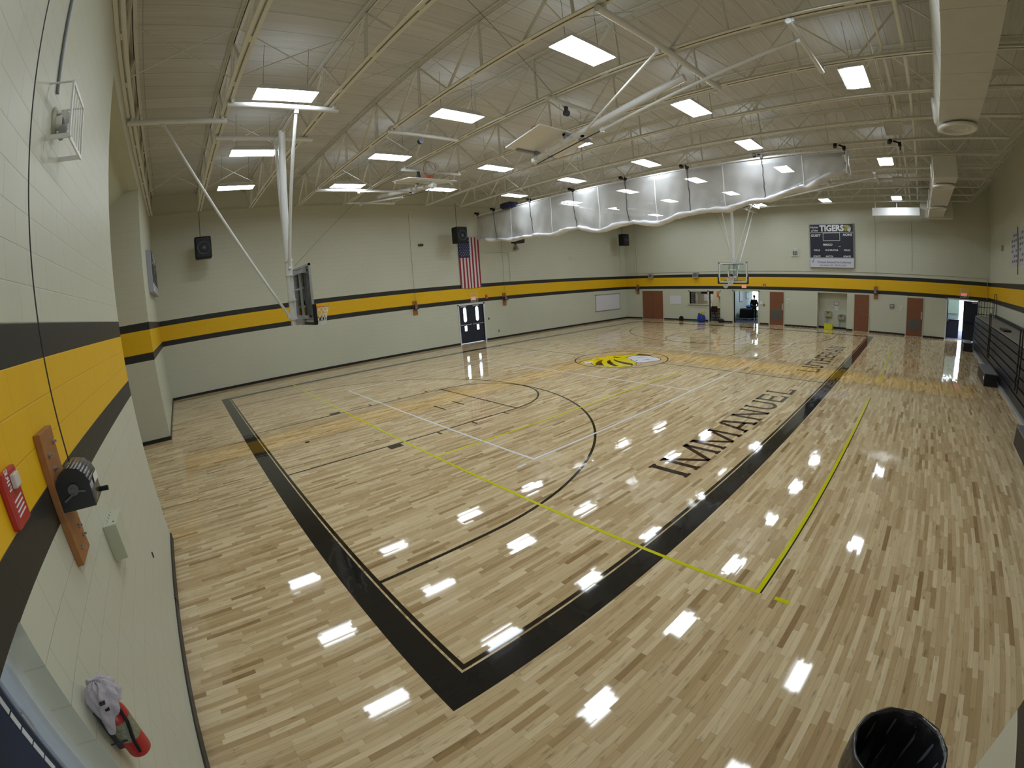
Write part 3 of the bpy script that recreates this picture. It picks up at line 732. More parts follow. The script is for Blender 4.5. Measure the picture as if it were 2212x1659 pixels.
def stored_goal(cx, label, P, d, n, s, mirror):
    P, d, n = Vector(P), Vector(d).normalized(), Vector(n).normalized()
    T = lambda p: P + n * p.x + Vector((s, 0, 0)) * p.y - d * p.z
    Y = (lambda y: y) if not mirror else (lambda y: 14.5 - y)
    zt = 7.12
    ex = [('support_pipe', hpipe((cx - 3.0, Y(1.05), zt), (cx + 1.1, Y(1.05), zt), .06), PIPE),
          ('support_pipe', hpipe((cx - 1.0, Y(4.0), zt), (cx + 1.3, Y(4.0), zt), .05), PIPE),
          ('support_pipe', hpipe((cx - .95, Y(-1.1), zt), (cx + 1.3, Y(-1.12), zt), .05), PIPE)]
    ma = T(Vector((-.05, 0, -2.75))); mc = T(Vector((-.2, .0, -2.2))); me = T(Vector((-.12, 0, -4.3)))
    ex.append(('side_brace', brace((cx - 1.3, Y(1.1), 7.06), ma, .028), PIPE))
    ex.append(('side_brace', brace((cx + 1.0, Y(1.1), 7.06), ma, .022), PIPE))
    ex.append(('folding_brace', brace((cx - .35, Y(-1.08), 7.06), mc, .032), PIPE))
    ex.append(('lock_rod', MB().tube(mc, me, .014, 8), DKGREY))
    ex.append(('winch_pulley', MB().tube((cx - .45, Y(4.05), 6.92), (cx - .37, Y(4.05), 6.92), .075, 14).box(cx - .46, cx - .36, Y(4.05) - .02, Y(4.05) + .02, 6.92, 7.08), DKGREY))
    if cx == 6.7: ex.append(('hoist_cable', MB().path([(-2.18, .2, 7.75), (5.3, 3.95, 7.6), (6.28, 4.05, 7.0)], .005, 5), DKGREY))
    return goal('folded_basketball_goal', (cx, Y(1.3), 0), label, T, False, ex, P2=mirror)
stored_goal(6.7, 'cross-court goal folded up to the ceiling beside the bleacher-side lights, near half', (6.7, 1.3, 7.05), (0, .981, -.193), (0, .193, .981), 1, False)
stored_goal(6.6, 'cross-court goal folded up near the flag wall, near half', (6.6, 14.5, 7.15), (0, -.99, -.135), (0, -.135, .99), -1, True)
stored_goal(19.05, 'cross-court goal folded up behind the divider curtain, bleacher side', (19.05, 1.3, 7.05), (0, .981, -.193), (0, .193, .981), 1, False)
stored_goal(19.0, 'cross-court goal folded up behind the divider curtain, flag-wall side', (19.0, 14.5, 7.1), (0, -.985, -.17), (0, -.17, .985), -1, True)

# ------------------------------------------------------------------ divider curtain
cx = 13.7
ct = thing('divider_curtain', (cx, 8.4, 5.2), 'sheer grey divider curtain gathered up under the ceiling in scallops', 'divider curtain')
STRAP = [17.3, 15.9, 13.15, 10.42, 7.68, 4.95, 2.15, -.58]
ZTOP = 6.9
BK = [(17.4, 5.75), (17.0, 5.62), (15.9, 5.52), (14.56, 5.36), (13.15, 5.38), (11.76, 5.28), (10.42, 5.42), (9.05, 5.14), (7.68, 5.33), (6.34, 5.16), (4.95, 5.42), (3.6, 5.43), (2.15, 5.63), (.8, 5.90), (-.3, 6.27), (-.62, 6.42)]
def zbot(y):
    for (ya, za), (yb, zb) in zip(BK, BK[1:]):
        if yb <= y <= ya: t = (ya - y) / (ya - yb); return za + (zb - za) * (t * t * (3 - 2 * t))
    return BK[0][1] if y > BK[0][0] else BK[-1][1]
def ztop(y): return ZTOP + .04 * math.sin((y + .6) / 18 * PI)
def fold(y, v):
    ds = min(abs(y - s) for s in STRAP)
    g = math.exp(-(ds / .25) ** 2)
    belly = .16 * v * math.sin(PI * min(1, ds / 1.37)) * (1 - v * .2)
    dg = .05 * v * math.sin(7 * y + 3 * v) * math.exp(-ds / .6) + .03 * math.sin(3.1 * y + 9 * v) * v + .02 * math.sin(11 * y - 6 * v) * v
    return -belly + .10 * g * v + dg
ny, nv = 260, 26
c = MB(); vs = []
for i in range(ny + 1):
    y = 17.4 - 18.0 * i / ny; a, b_ = ztop(y), zbot(y)
    for j in range(nv + 1):
        v = j / nv; vs.append((cx + fold(y, v), y, a + (b_ - a) * v + .03 * v * math.sin(5 * y)))
c.add(vs, [(i * (nv + 1) + j, i * (nv + 1) + j + 1, (i + 1) * (nv + 1) + j + 1, (i + 1) * (nv + 1) + j) for i in range(ny) for j in range(nv)], 0, True)
c.build('mesh_panel', CURT, ct, recalc=False)
VINYL = mat('white_vinyl', (0.72, 0.72, 0.74), 0.4)
c = MB(); n = 10; vs = []
for i in range(ny + 1):
    y = 17.4 - 18.0 * i / ny; b_ = zbot(y); xx = cx + fold(y, 1)
    h = .10 + .02 * math.sin(4 * y)
    ds = min(abs(y - s) for s in STRAP); h *= .7 + .3 * min(1, ds / .3)
    for k in range(n):
        a = 2 * PI * k / n; vs.append((xx + .10 + (.19 + .02 * math.sin(9 * y + k)) * math.cos(a), y, b_ - .02 + h * math.sin(a) + .012 * math.sin(13 * y + 2 * k)))
c.add(vs, [(i * n + k, i * n + (k + 1) % n, (i + 1) * n + (k + 1) % n, (i + 1) * n + k) for i in range(ny) for k in range(n)], 0, True)
c.build('rolled_hem', VINYL, ct)
# solid return layer hanging behind the mesh at the lower part
for s in STRAP[1:]:
    y = s; c = MB(); pts = [(cx + fold(y, v) - .02, y + .012 * math.sin(20 * v), ztop(y) + (zbot(y) - ztop(y)) * v) for v in [k / 10 for k in range(11)]]
    for p, q in zip(pts, pts[1:]): c.bar(p, q, .03, .006, (1, 0, 0))
    c.build('lift_strap', DKGREY, ct)
for y in (14.56, 11.78, 9.05, 6.34, 3.58, .8):
    c = MB(); pts = [(cx + fold(y, v) - .012, y, ztop(y) + (zbot(y) - ztop(y)) * v) for v in [k / 12 for k in range(13)]]
    for p, q in zip(pts, pts[1:]): c.bar(p, q, .035, .004, (1, 0, 0))
    c.build('seam', WHITE, ct)
c = MB()
ps = [(cx + .02, 17.4 - 18 * k / 30, ztop(17.4 - 18 * k / 30) - .06) for k in range(31)]
for p, q in zip(ps, ps[1:]): c.bar(p, q, .02, .14)
c.build('top_hem', VINYL, ct)
MB().tube((cx + .02, 17.45, 6.98), (cx + .02, -2.4, 6.99), .022, 10).build('drive_pipe', WHITE, ct)
MB().tube((cx + .16, 17.45, 7.02), (cx + .16, -1.0, 7.04), .03, 10).build('track_pipe', WHITE, ct)
for s in STRAP + [-2.3]:
    c = MB(); c.obox((cx + .02, s, 7.03), (.05, 0, 0), (0, .05, 0), (0, 0, .06)); c.obox((cx + .16, s + .3, 7.16), (.12, .03, 0), (-.01, .05, 0), (0, 0, .05)); c.tube((cx + .02, s, 7.02), (cx + .02, s, 6.85), .018, 6)
    c.bar((cx + .02, s, 7.06), (cx + .27, s + .2, 7.21), .03, .05)
    c.build('hanger_clamp', BLACK, ct)
c = MB().box(cx - .18, cx + .16, 15.0 - .62, 15.0 + .02, 6.92, 7.22).tube((cx, 14.35, 7.05), (cx, 14.1, 7.05), .12, 12).tube((cx - .1, 15.1, 7.0), (cx - .1, 15.1, 7.2), .09, 10)
c.build('curtain_motor', mat('dark_blue_motor', (0.02, 0.02, 0.06), 0.4), ct)
# gathered loose end
c = MB()
for k in range(7):
    pts = [(cx + .05 + .05 * math.cos(k), -.55 - .02 * k + .02 * math.sin(4 * t + k), 6.92 - t * (.55 + .03 * k)) for t in [i / 8 for i in range(9)]]
    c.path(pts, .028 + .006 * (k % 3), 6)
c.build('gathered_end', VINYL, ct)

# ------------------------------------------------------------------ ducts, pipes
def rings(b, xs, y0, y1, z0, z1, e=.012):
    for x in xs:
        b.box(x - .015, x + .015, y0 - e, y1 + e, z0 - e, z0); b.box(x - .015, x + .015, y0 - e, y0, z0, z1); b.box(x - .015, x + .015, y1, y1 + e, z0, z1)
def diffuser(b, x, y, z, r=.46):
    b.lathe((x, y, z), [(r * .72, .0), (r, -.05), (r, -.09), (r * .9, -.12), (r * .72, -.10), (r * .70, -.06), (r * .5, -.11), (r * .46, -.07), (r * .26, -.12), (r * .2, -.09), (.01, -.09)], 36)
d = thing('air_duct', (6, -3.75, 6.5), 'long square cream air duct ending in a round diffuser, near half', 'air duct')
b = MB().box(-2.2, 10.75, -4.2, -3.3, 6.48, 7.20); b.build('duct_body', DUCTM, d, bevel=.01)
b = MB(); rings(b, [.5, 2.0, 3.5, 5.0, 6.4, 7.2, 8.5], -4.2, -3.3, 6.48, 7.14, .005); b.build('duct_seam', DUCTM, d)
b = MB(); diffuser(b, 10.15, -3.75, 6.48); b.build('diffuser', WHITE, d)
b = MB().lathe((10.1, -3.3, 6.8), [(.3, 0), (.3, .06), (.24, .08), (.2, .04), (.01, .04)], 28, (0, 1, 0)); b.build('side_diffuser', WHITE, d)
d = thing('air_duct', (21, -3.75, 6.5), 'square cream air duct beyond the divider curtain, joining the cross duct', 'air duct')
MB().box(16.0, 26.6, -4.15, -3.32, 6.47, 7.20).build('duct_body', DUCTM, d, bevel=.01)
b = MB(); rings(b, [17, 18.3, 19.6, 20.9, 22.2, 23.5], -4.15, -3.32, 6.47, 7.14, .005); b.build('duct_seam', DUCTM, d)
for x in (17.3, 22.9):
    b = MB(); diffuser(b, x, -3.73, 6.47, .42); b.build('diffuser', WHITE, d)
for x in (16.5, 21.5, 24.5):
    b = MB().lathe((x, -3.32, 6.8), [(.24, 0), (.24, .05), (.2, .07), (.16, .03), (.01, .03)], 24, (0, 1, 0)); b.build('side_diffuser', WHITE, d)
d = thing('cross_duct', (26.7, -2.5, 6.4), 'boxy cross duct hung at the scoreboard wall above the scoreboard', 'air duct')
MB().box(26.62, 27.3, -4.7, -2.9, 6.4, 7.9).build('duct_body', DUCTM, d, bevel=.02)
MB().box(26.3, 26.62, -2.86, -.22, 6.48, 6.91).build('louvre_box', WHITE, d, bevel=.01)
b = MB()
for y in (-.4, -1.6): b.tube((26.45, y, 6.9), (26.45, y, 8.3), .02, 8)
b.build('hanger_rod', WHITE, d)
for y, r, nm in ((-2.37, .03, 'thin cream sprinkler pipe above the joist chords, beside the ducts'), (-2.78, .042, 'thick cream pipe above the joist chords, closest to the ducts')):
    tag(MB().tube((-2.1, y, 7.31 + r), (27.9, y, 7.31 + r), r, 12).build('ceiling_pipe', STEEL), nm, 'pipe')

# ------------------------------------------------------------------ speakers, flag
def speaker(x, y, z0, label, face):
    t = thing('hanging_speaker', (x, y, z0), label, 'speaker', 'black speakers hung along the flag wall')
    MB().box(x - .33, x + .33, y - .25, y + .25, z0, z0 + .85).build('cabinet', BLACK, t, bevel=.05)
    b = MB().lathe((x + .02, y - .25, z0 + .4), [(.27, 0), (.27, .012), (.25, .02), (.22, .0)], 28, (0, -1, 0)); b.build('grille_ring', DKGREY, t)
    MB().lathe((x + .02, y - .25, z0 + .4), [(.09, 0), (.075, .02), (.02, .03), (.001, .03)], 18, (0, -1, 0)).build('emblem_cap', mat('speaker_cap', (.06, .065, .07), .4), t)
    MB().tube((face, y, z0 + .85), (face, y, 7.24 + (y - 16.28) * .66), .012, 6).build('chain', DKGREY, t)
speaker(-.22, 16.75, 5.40, 'black speaker left of the near basketball mast', -.3)
speaker(12.05, 16.75, 5.38, 'black speaker hung in front of the flag', 11.9)
speaker(16.15, 16.9, 5.42, 'black speaker half hidden by the divider curtain', 16.0)
speaker(26.4, 16.75, 5.48, 'black speaker hung in the corner by the scoreboard wall', 26.15)
# flag: 1.42 wide, hanging vertically on the wall, canton top left
t = thing('hanging_flag', (13.33, YL - .04, 3.1), 'stars and stripes flag hung vertically on the wall over the double doors', 'flag')
FR_, FW_, FB_ = mat('flag_red', (.28, .018, .03), .8), mat('flag_white', (.62, .60, .62), .8), mat('flag_blue', (.02, .03, .10), .8)
fx0, fx1, fz0, fz1 = 12.63, 14.03, 3.08, 5.86
b = MB(); sw = (fx1 - fx0) / 13
def wave(x, z): return YL - .05 - .02 * math.sin((x - fx0) * 9 + z) * (fz1 - z) / 2.8
for k in range(13):
    for j in range(14):
        za, zb_ = fz0 + (fz1 - fz0) * j / 14, fz0 + (fz1 - fz0) * (j + 1) / 14
        if k < 7 and zb_ > 4.78 and za < 4.6: pass
        xa, xb = fx0 + sw * k, fx0 + sw * (k + 1)
        top_ = 4.72 if k < 7 else fz1
        if za >= top_: continue
        zb_ = min(zb_, top_)
        sag = lambda x, z: z - (.05 * math.sin((x - fx0) / (fx1 - fx0) * PI) if z == fz0 else 0)
        b.add([(xa, wave(xa, za), sag(xa, za)), (xb, wave(xb, za), sag(xb, za)), (xb, wave(xb, zb_), zb_), (xa, wave(xa, zb_), zb_)], [(0, 1, 2, 3)], k % 2, True)
cl = b.build('cloth', [FR_, FW_], t, recalc=False)
MB().add([(fx0, wave(fx0, 4.72), 4.72), (fx0 + 7 * sw, wave(fx0 + 7 * sw, 4.72), 4.72), (fx0 + 7 * sw, wave(fx0 + 7 * sw, fz1), fz1), (fx0, wave(fx0, fz1), fz1)], [(0, 1, 2, 3)]).build('canton', FB_, t, recalc=False)
b = MB()
for r in range(11):
    for q in range(5 if r % 2 else 4):
        x = fx0 + 7 * sw * ((q + .5) / 5 if r % 2 else (q + 1) / 5); z = 4.78 + 1.02 * (r + .5) / 11
        pts = [(x + (.032 if i % 2 == 0 else .013) * math.sin(PI * i / 5), YL - .075, z + (.032 if i % 2 == 0 else .013) * math.cos(PI * i / 5)) for i in range(10)]
        b.add(pts, [tuple(range(10))])
b.build('star', FW_, t, recalc=False)
MB().tube((fx0 - .05, YL - .05, fz1), (fx1 + .05, YL - .05, fz1), .012, 8).build('pole', ALU, t)

# ------------------------------------------------------------------ left wall: doors, winches, signs
df = MB().box(12.33, 12.40, YL - .03, YL + .12, 0, 2.19).box(14.06, 14.15, YL - .03, YL + .12, 0, 2.19).box(12.33, 14.15, YL - .03, YL + .12, 2.12, 2.2)
struct(df, 'door_1_frame', FRAMEP)
struct(MB().box(12.4, 14.06, YL + .02, YL + .2, 0, .02), 'trim_1', ALU)
def slot_leaf(x0, x1, name, label):
    t = tag(thing(name, ((x0 + x1) / 2, YL + .05, 0), label, 'door'), kind=None)
    xm = (x0 + x1) / 2; b = MB()
    hs = [(xm - .11, xm + .11, 1.2, 2.0), (xm - .09, xm + .09, .70, .99)]
    for a, bb_, c_, d_ in wall_cells(x0 + .004, x1 - .004, .03, 2.115, hs): b.box(a, bb_, YL + .04, YL + .085, c_, d_)
    for z, s in ((1.2, 1), (2.0, -1)):
        for sx in (-1, 1):
            pts = [(xm + sx * .11, z)] + [(xm + sx * (.11 - .11 * (1 - math.cos(a))), z + s * .11 * (1 - math.sin(a))) for a in [PI / 2 * k / 6 for k in range(7)]]
            b.prism(pts, YL + .042, YL + .083, fn=lambda u, v, h: (u, h, v))
    b.build('leaf', NAVY, t)
    for h in hs: MB().box(h[0], h[1], YL + .06, YL + .064, h[2], h[3]).build('glass_pane', GLASS, t)
    MB().box(x0 + .05, x1 - .05, YL - .02, YL + .02, 1.03, 1.07).box(x0 + .06, x0 + .1, YL, YL + .04, 1.02, 1.08).box(x1 - .1, x1 - .06, YL, YL + .04, 1.02, 1.08).build('push_bar', ALU, t)
    MB().box(x0 + .1, x0 + .5, YL - .01, YL + .04, 2.03, 2.09).build('closer', ALU, t)
slot_leaf(12.40, 13.23, 'exit_door', 'dark slotted-window door leaf under the flag, farther from the exit sign strobe')
slot_leaf(13.23, 14.06, 'exit_door', 'dark slotted-window door leaf under the flag, beside the white jamb')
def wall_winch(c, axis, label, group=None, scale=1):
    """c: (position along the wall, z centre)"""
    u, z = c
    if axis == 'y': Fn = lambda a, o, zz: (u + a, YL - o, z + zz)
    elif axis == 'x': Fn = lambda a, o, zz: (XF - o, u + a, z + zz)
    else: Fn = lambda a, o, zz: (XN + o, u + a, z + zz)
    t = thing('wall_winch', Fn(0, 0, -.36), label, 'winch', 'goal winches on wooden boards')
    f = lambda p: Fn(*p)
    MB().box(-.125, .125, 0, .04, -.36, .36).xf(f).build('backing_board', WOODB, t, bevel=.004)
    b = MB()
    for a, zz in ((-.06, .24), (.07, .28), (-.03, .16), (.05, -.2), (.07, -.26), (-.04, -.29)): b.tube((a, .04, zz), (a, .052, zz), .014, 6); b.tube((a, .052, zz), (a, .066, zz), .007, 6)
    b.xf(f).build('bolt', STAIN, t)
    # drum housing: half-round cover, side plates
    n = 14; prof = [(.0, -.06), (.20, -.06)] + [(.10 + .10 * math.cos(PI * k / n), .05 + .11 * math.sin(PI * k / n)) for k in range(n + 1)] + [(.0, .05)]
    prof = [(.0, -.06), (.19, -.06)] + [(.095 + .095 * math.cos(PI * k / n), .06 + .10 * math.sin(PI * k / n)) for k in range(n + 1)]
    cov = MB(); k = len(prof)
    for i in range(1, k - 1):
        (o0, z0), (o1, z1) = prof[i], prof[i + 1]
        cov.add([(-.11, .04 + o0, z0), (.10, .04 + o0, z0), (.10, .04 + o1, z1), (-.11, .04 + o1, z1)], [(0, 1, 2, 3)], 0, True)
    cov.add([(-.11, .042, -.06), (.10, .042, -.06), (.10, .23, -.06), (-.11, .23, -.06)], [(0, 1, 2, 3)])
    cv = cov.xf(f).build('drum_cover', GALV, t); s = cv.modifiers.new('s', 'SOLIDIFY'); s.thickness = .004
    pl2 = MB()
    for a in (-.112, .102): pl2.prism([(o + .04, zz) for o, zz in prof], a - .003, a + .003, fn=lambda u_, v_, h_: (h_, u_, v_))
    pl2.xf(f).build('side_plate', mat('oily_black_plate', (.01, .009, .008), .35), t)
    b = MB().tube((-.118, .135, .05), (-.128, .135, .05), .03, 12).tube((-.118, .135, .05), (-.14, .135, .05), .012, 8); b.bar((-.122, .07, .0), (-.122, .13, .03), .01, .02, (1, 0, 0)); b.bar((-.12, .15, .04), (-.12, .2, .03), .008, .014, (1, 0, 0))
    b.xf(f).build('axle', GREYP, t)
    MB().tube((.06, .2, -.03), (.06, .285, -.035), .014, 10).tube((.06, .21, -.03), (.06, .225, -.03), .024, 10).xf(f).build('crank_shaft', BLACK, t)
    if scale > 1:
        q = MB(); q.quad((-.02, .2385, .03), (.09, .2385, .03), (.09, .2385, .075), (-.02, .2385, .075)); q.xf(f).build('maker_plate', WHITE, t, recalc=False)
    MB().tube(Fn(.0 if axis != 'n' else .05, .11, .14), Fn(0 if axis != 'n' else -.02, .09, 4.8 if axis != 'n' else 4.95), .0045 if axis == 'n' else .006, 6).build('hoist_cable', DKGREY, t)
wall_winch((9.72, 2.28), 'y', 'winch on a brown board on the flag wall, nearer the basketball goal')
wall_winch((15.64, 2.25), 'y', 'winch on a brown board on the flag wall, right of the fire strobe')
wall_winch((16.75, 2.22), 'x', 'winch on a brown board high in the far corner above the wide brown door')
wall_winch((-.21, 2.30), 'x', 'winch on a brown board between the two right brown doors of the scoreboard wall')
wall_winch((.095, 2.34), 'n', 'large close-up winch on an orange-brown board beside the fire alarm', scale=2)

def exit_sign(fn, label, cage):
    t = thing('exit_sign', fn(0, 0, 0), label, 'exit sign', 'exit signs over doors'); f = lambda p: fn(*p)
    MB().box(-.16, .16, .0, .06, -.1, .1).xf(f).build('sign_box', WHITE, t, bevel=.006)
    b = MB(); text_geo('EXIT', .17, lambda u, v: fn(u * TX, .0615, v - .062), b, 0, 'CENTER', .004); b.build('lettering', mat('exit_red', (.5, .03, .03), .5, emis=(1, .12, .1), estr=.5), t, recalc=False)
    if cage:
        b = MB()
        for a in (-.24, .24):
            for z in (-.16, .3): b.path([f((a, .0, z)), f((a, .12, z))], .005, 5)
        b.path([f((-.24, .12, -.16)), f((.24, .12, -.16)), f((.24, .12, .3)), f((-.24, .12, .3))], .007, 5, closed=True)
        for k in range(1, 6): b.path([f((-.24 + .08 * k, .12, -.16)), f((-.24 + .08 * k, .12, .3))], .003, 4)
        for z in (-.05, .08, .2): b.path([f((-.24, .12, z)), f((.24, .12, z))], .003, 4)
        b.build('wire_guard', WHITE, t)
TX = 1
exit_sign(lambda a, o, z: (13.4 + a, YL - o, 2.45 + z), 'caged exit sign over the double doors below the flag', True)
TX = -1
exit_sign(lambda a, o, z: (XF - o, 8.27 + a, 2.42 + z), 'small exit sign over the open lobby doorway, under the far goal', False)
exit_sign(lambda a, o, z: (XF - o, -5.42 + a, 2.52 + z), 'caged exit sign over the bright open exit door', True)

def strobe(fn, label, big=False):
    t = thing('fire_alarm', fn(0, 0, 0), label, 'fire alarm', 'red fire alarms on the walls'); f = lambda p: fn(*p)
    MB().box(-.085, .085, 0, .035, -.115, .115).xf(f).build('alarm_body', REDP, t, bevel=.008)
    MB().box(-.02, .045, .035, .06, .035, .095).xf(f).build('strobe_lens', mat('strobe_lens', (.6, .55, .52), .2), t, bevel=.006)
    b = MB()
    for k in range(4): b.obox((.0, .0365, -.005 - .02 * k), (.05, 0, .004), (0, .001, 0), (0, 0, .0035))
    b.xf(f).build('horn_slot', WHITE, t)
    if big:
        b = MB(); text_geo('FIRE', .05, lambda u, v: f((-.062 - v * .0 + v, .0765 if False else .0362, .035 + u)), b, 0, 'LEFT', .001); b.build('lettering', WHITE, t, recalc=False)
strobe(lambda a, o, z: (XN + o, -.545 + a, 2.565 + z), 'close red fire alarm on the gold band next to the large winch', True)
strobe(lambda a, o, z: (14.35 + a, YL - o, 2.48 + z), 'red fire alarm between the double doors and a winch on the flag wall')
strobe(lambda a, o, z: (XF - o, 6.88 - a, 2.5 + z), 'red fire alarm on the gold band right of the far goal')
# whiteboard and left wall small things
t = thing('whiteboard', (25.55, YL - .03, .78), 'large framed whiteboard on the flag wall in the far corner', 'whiteboard')
MB().box(24.1, 27.0, YL - .025, YL, .82, 1.96).build('board', PAPER, t)
b = MB()
for a in ((24.05, 27.05, .78, .83), (24.05, 27.05, 1.94, 1.99), (24.05, 24.1, .78, 1.99), (27.0, 27.05, .78, 1.99)): b.box(a[0], a[1], YL - .04, YL, a[2], a[3])
b.build('frame', ALU, t)
tag(MB().box(14.36, 14.44, YL - .02, YL, 1.17, 1.29).build('switch_plate', DKGREY, bevel=.004), 'small dark switch plate right of the flag wall double doors', 'switch')
tag(MB().box(15.05, 15.1, YL - .02, YL, .38, .52).build('outlet_plate', DKGREY, bevel=.004), 'small outlet low on the flag wall right of the doors', 'outlet')
t = thing('emergency_light', (10.33, YL - .05, 5.4), 'small two-lamp emergency light on the flag wall left of the flag', 'emergency light')
MB().box(10.2, 10.46, YL - .09, YL, 5.41, 5.52).build('battery_box', mat('olive_metal', (.12, .12, .08), .5), t, bevel=.01)
MB().lathe((10.27, YL - .1, 5.46), [(.02, 0), (.05, .04), (.001, .045)], 14, (0, -1, 0)).lathe((10.4, YL - .1, 5.46), [(.02, 0), (.05, .04), (.001, .045)], 14, (0, -1, 0)).build('lamp_head', DKGREY, t)
t = thing('horn_speaker', (16.75, YL - .1, 5.2), 'small grey cone speaker below the half hidden speaker', 'speaker')
MB().lathe((16.75, YL - .12, 5.28), [(.18, -.14), (.11, .0), (.05, .12), (.03, .2)], 20, (0, 0, 1)).build('horn', mat('olive_grey', (.25, .26, .2), .5), t)
MB().box(16.72, 16.78, YL - .14, YL, 5.44, 5.5).build('bracket', DKGREY, t)
t = thing('vent_plate', (21.7, YL, 4.55), 'small pale wall plate high on the flag wall beyond the curtain', 'wall plate')
MB().box(21.5, 21.9, YL - .02, YL, 4.45, 4.72).box(21.56, 21.84, YL - .028, YL - .02, 4.5, 4.67).build('plate', CREAM, t, bevel=.003)
tag(MB().path([(14.3, YL - .02, 4.98), (16.2, YL - .02, 4.98), (16.2, YL - .02, 3.3)], .012, 6).build('conduit', CREAM), 'thin conduit elbow right of the flag', 'conduit')
tag(MB().path([(27.3, YL - .02, 7.6), (27.3, YL - .02, 3.85)], .013, 6).box(27.24, 27.36, YL - .05, YL, 3.72, 3.85).build('conduit', CREAM), 'vertical conduit at the far corner of the flag wall', 'conduit')
tag(MB().path([(XF - .02, 17.0, 7.6), (XF - .02, 17.0, 3.66)], .013, 6).box(XF - .05, XF, 16.94, 17.06, 3.5, 3.66).build('conduit', CREAM), 'vertical conduit on the scoreboard wall nearest the flag wall', 'conduit')
tag(MB().path([(XF - .02, 17.7, 3.42), (XF - .02, -6.75, 3.45), (XF - .02, -6.75, 2.3)], .013, 6).build('conduit', CREAM), 'long thin conduit just above the black band of the scoreboard wall', 'conduit')
tag(MB().path([(XF - .02, -2.33, 6.4), (XF - .02, -2.33, 3.6)], .016, 6).build('conduit', CREAM), 'vertical conduit right of the scoreboard under the cross duct', 'conduit')

# ------------------------------------------------------------------ scoreboards
def scoreboard(fn, name, label, hw=1.36, h=2.6, full=True):
    t = thing(name, fn(0, 0, 0), label, 'scoreboard'); f = lambda p: fn(*p)
    MB().box(-hw, hw, 0, .16, 0, h).xf(f).build('case', mat('grey_aluminium_case', (.35, .36, .42), .5), t, bevel=.008)
    NV = mat('scoreboard_navy', (.012, .014, .028), .5); SPON = mat('sponsor_white', (.56, .57, .66), .5)
    MB().box(-hw + .02, hw - .02, .16, .168, .02, .54).xf(f).build('sponsor_panel', SPON, t)
    MB().box(-hw + .03, hw - .03, .16, .168, .6, 2.05).xf(f).build('score_panel', NV, t)
    MB().box(-hw + .03, hw - .03, .16, .168, 2.1, h - .05).xf(f).build('team_panel', NV, t)
    b = MB()
    for a in ((-.52, .52, 1.58, 1.6), (-.52, .52, 2.03, 2.05), (-.52, -.5, 1.58, 2.05), (.5, .52, 1.58, 2.05), (.42, .56, 1.24, 1.255)): b.box(a[0], a[1], .168, .172, a[2], a[3])
    b.xf(f).build('clock_frame', WHITE, t)
    L = MB(); T_ = lambda s, size, x, z, **k: text_geo(s, size, lambda u, v: f((x - u if False else x + u, .173, z + v)), L, **k)
    T_('GUEST', .20, -.98, 1.84, bold=.005, shear=.15); T_('HOME', .20, .98, 1.86, bold=.005, shear=.15); T_('PERIOD', .17, -.25, 1.29, bold=.004, shear=.15)
    T_('FOULS', .13, -.93, .99, bold=.003, shear=.15); T_('PLAYER-FOUL', .13, 0, .99, bold=.003, shear=.15); T_('FOULS', .13, .93, .99, bold=.003, shear=.15)
    T_('POINTS', .13, -.93, .62, bold=.003, shear=.15); T_('MATCH', .13, -.15, .62, bold=.003, shear=.15); T_('POINTS', .13, .93, .62, bold=.003, shear=.15)
    T_('TIGERS', .48, .03, 2.16, bold=.02, sx=.98); T_('Home', .2, -1.07, 2.34, shear=.4, bold=.002); T_('of the', .18, -1.05, 2.15, shear=.4, bold=.002)
    L.build('lettering', WHITE, t, recalc=False)
    L = MB(); GR = mat('grey_print', (.06, .065, .08), .6)
    T_('Thrivent Financial for Lutherans', .165, .12, .27, bold=.001, shear=.12, sx=.98); T_('Dan Nessle, CFP   507-751-2234', .12, .05, .1, bold=0.0, shear=.05)
    L.build('sponsor_lettering', GR, t, recalc=False)
    b = MB()
    for a_, c_ in (((-1.27, .43), (-1.19, .3)), ((-1.19, .3), (-1.12, .42)), ((-1.2, .28), (-1.14, .5)), ((-1.14, .5), (-1.06, .48))): b.bar((a_[0], .171, a_[1]), (c_[0], .171, c_[1]), .018, .003, (0, 1, 0))
    b.xf(f).build('sponsor_mark', GR, t)
    e = MB(); SG, SB, SW = mat('emblem_gold', (.45, .42, .03), .5), mat('emblem_brown', (.04, .03, .01), .5), mat('emblem_white', (.6, .6, .63), .5)
    emblem(lambda pts, mi, l: e.add([f((1.03 + x * .16, .172 + .0015 * l, 2.33 + y * .16)) for x, y in pts], [tuple(range(len(pts)))], mi), 1, (0, 1, 2)); e.build('team_emblem', [SG, SB, SW], t, recalc=False)
scoreboard(lambda a, o, z: (XF - o, 2.44 - a, 3.66 + z), 'scoreboard', 'navy and white scoreboard on the far end wall')
scoreboard(lambda a, o, z: (XN + o, 14.6 + a, 4.15 + z * .5), 'wall_scoreboard', 'edge-on scoreboard on the end wall past the stage recess', 1.6, 2.0 * 1.3)

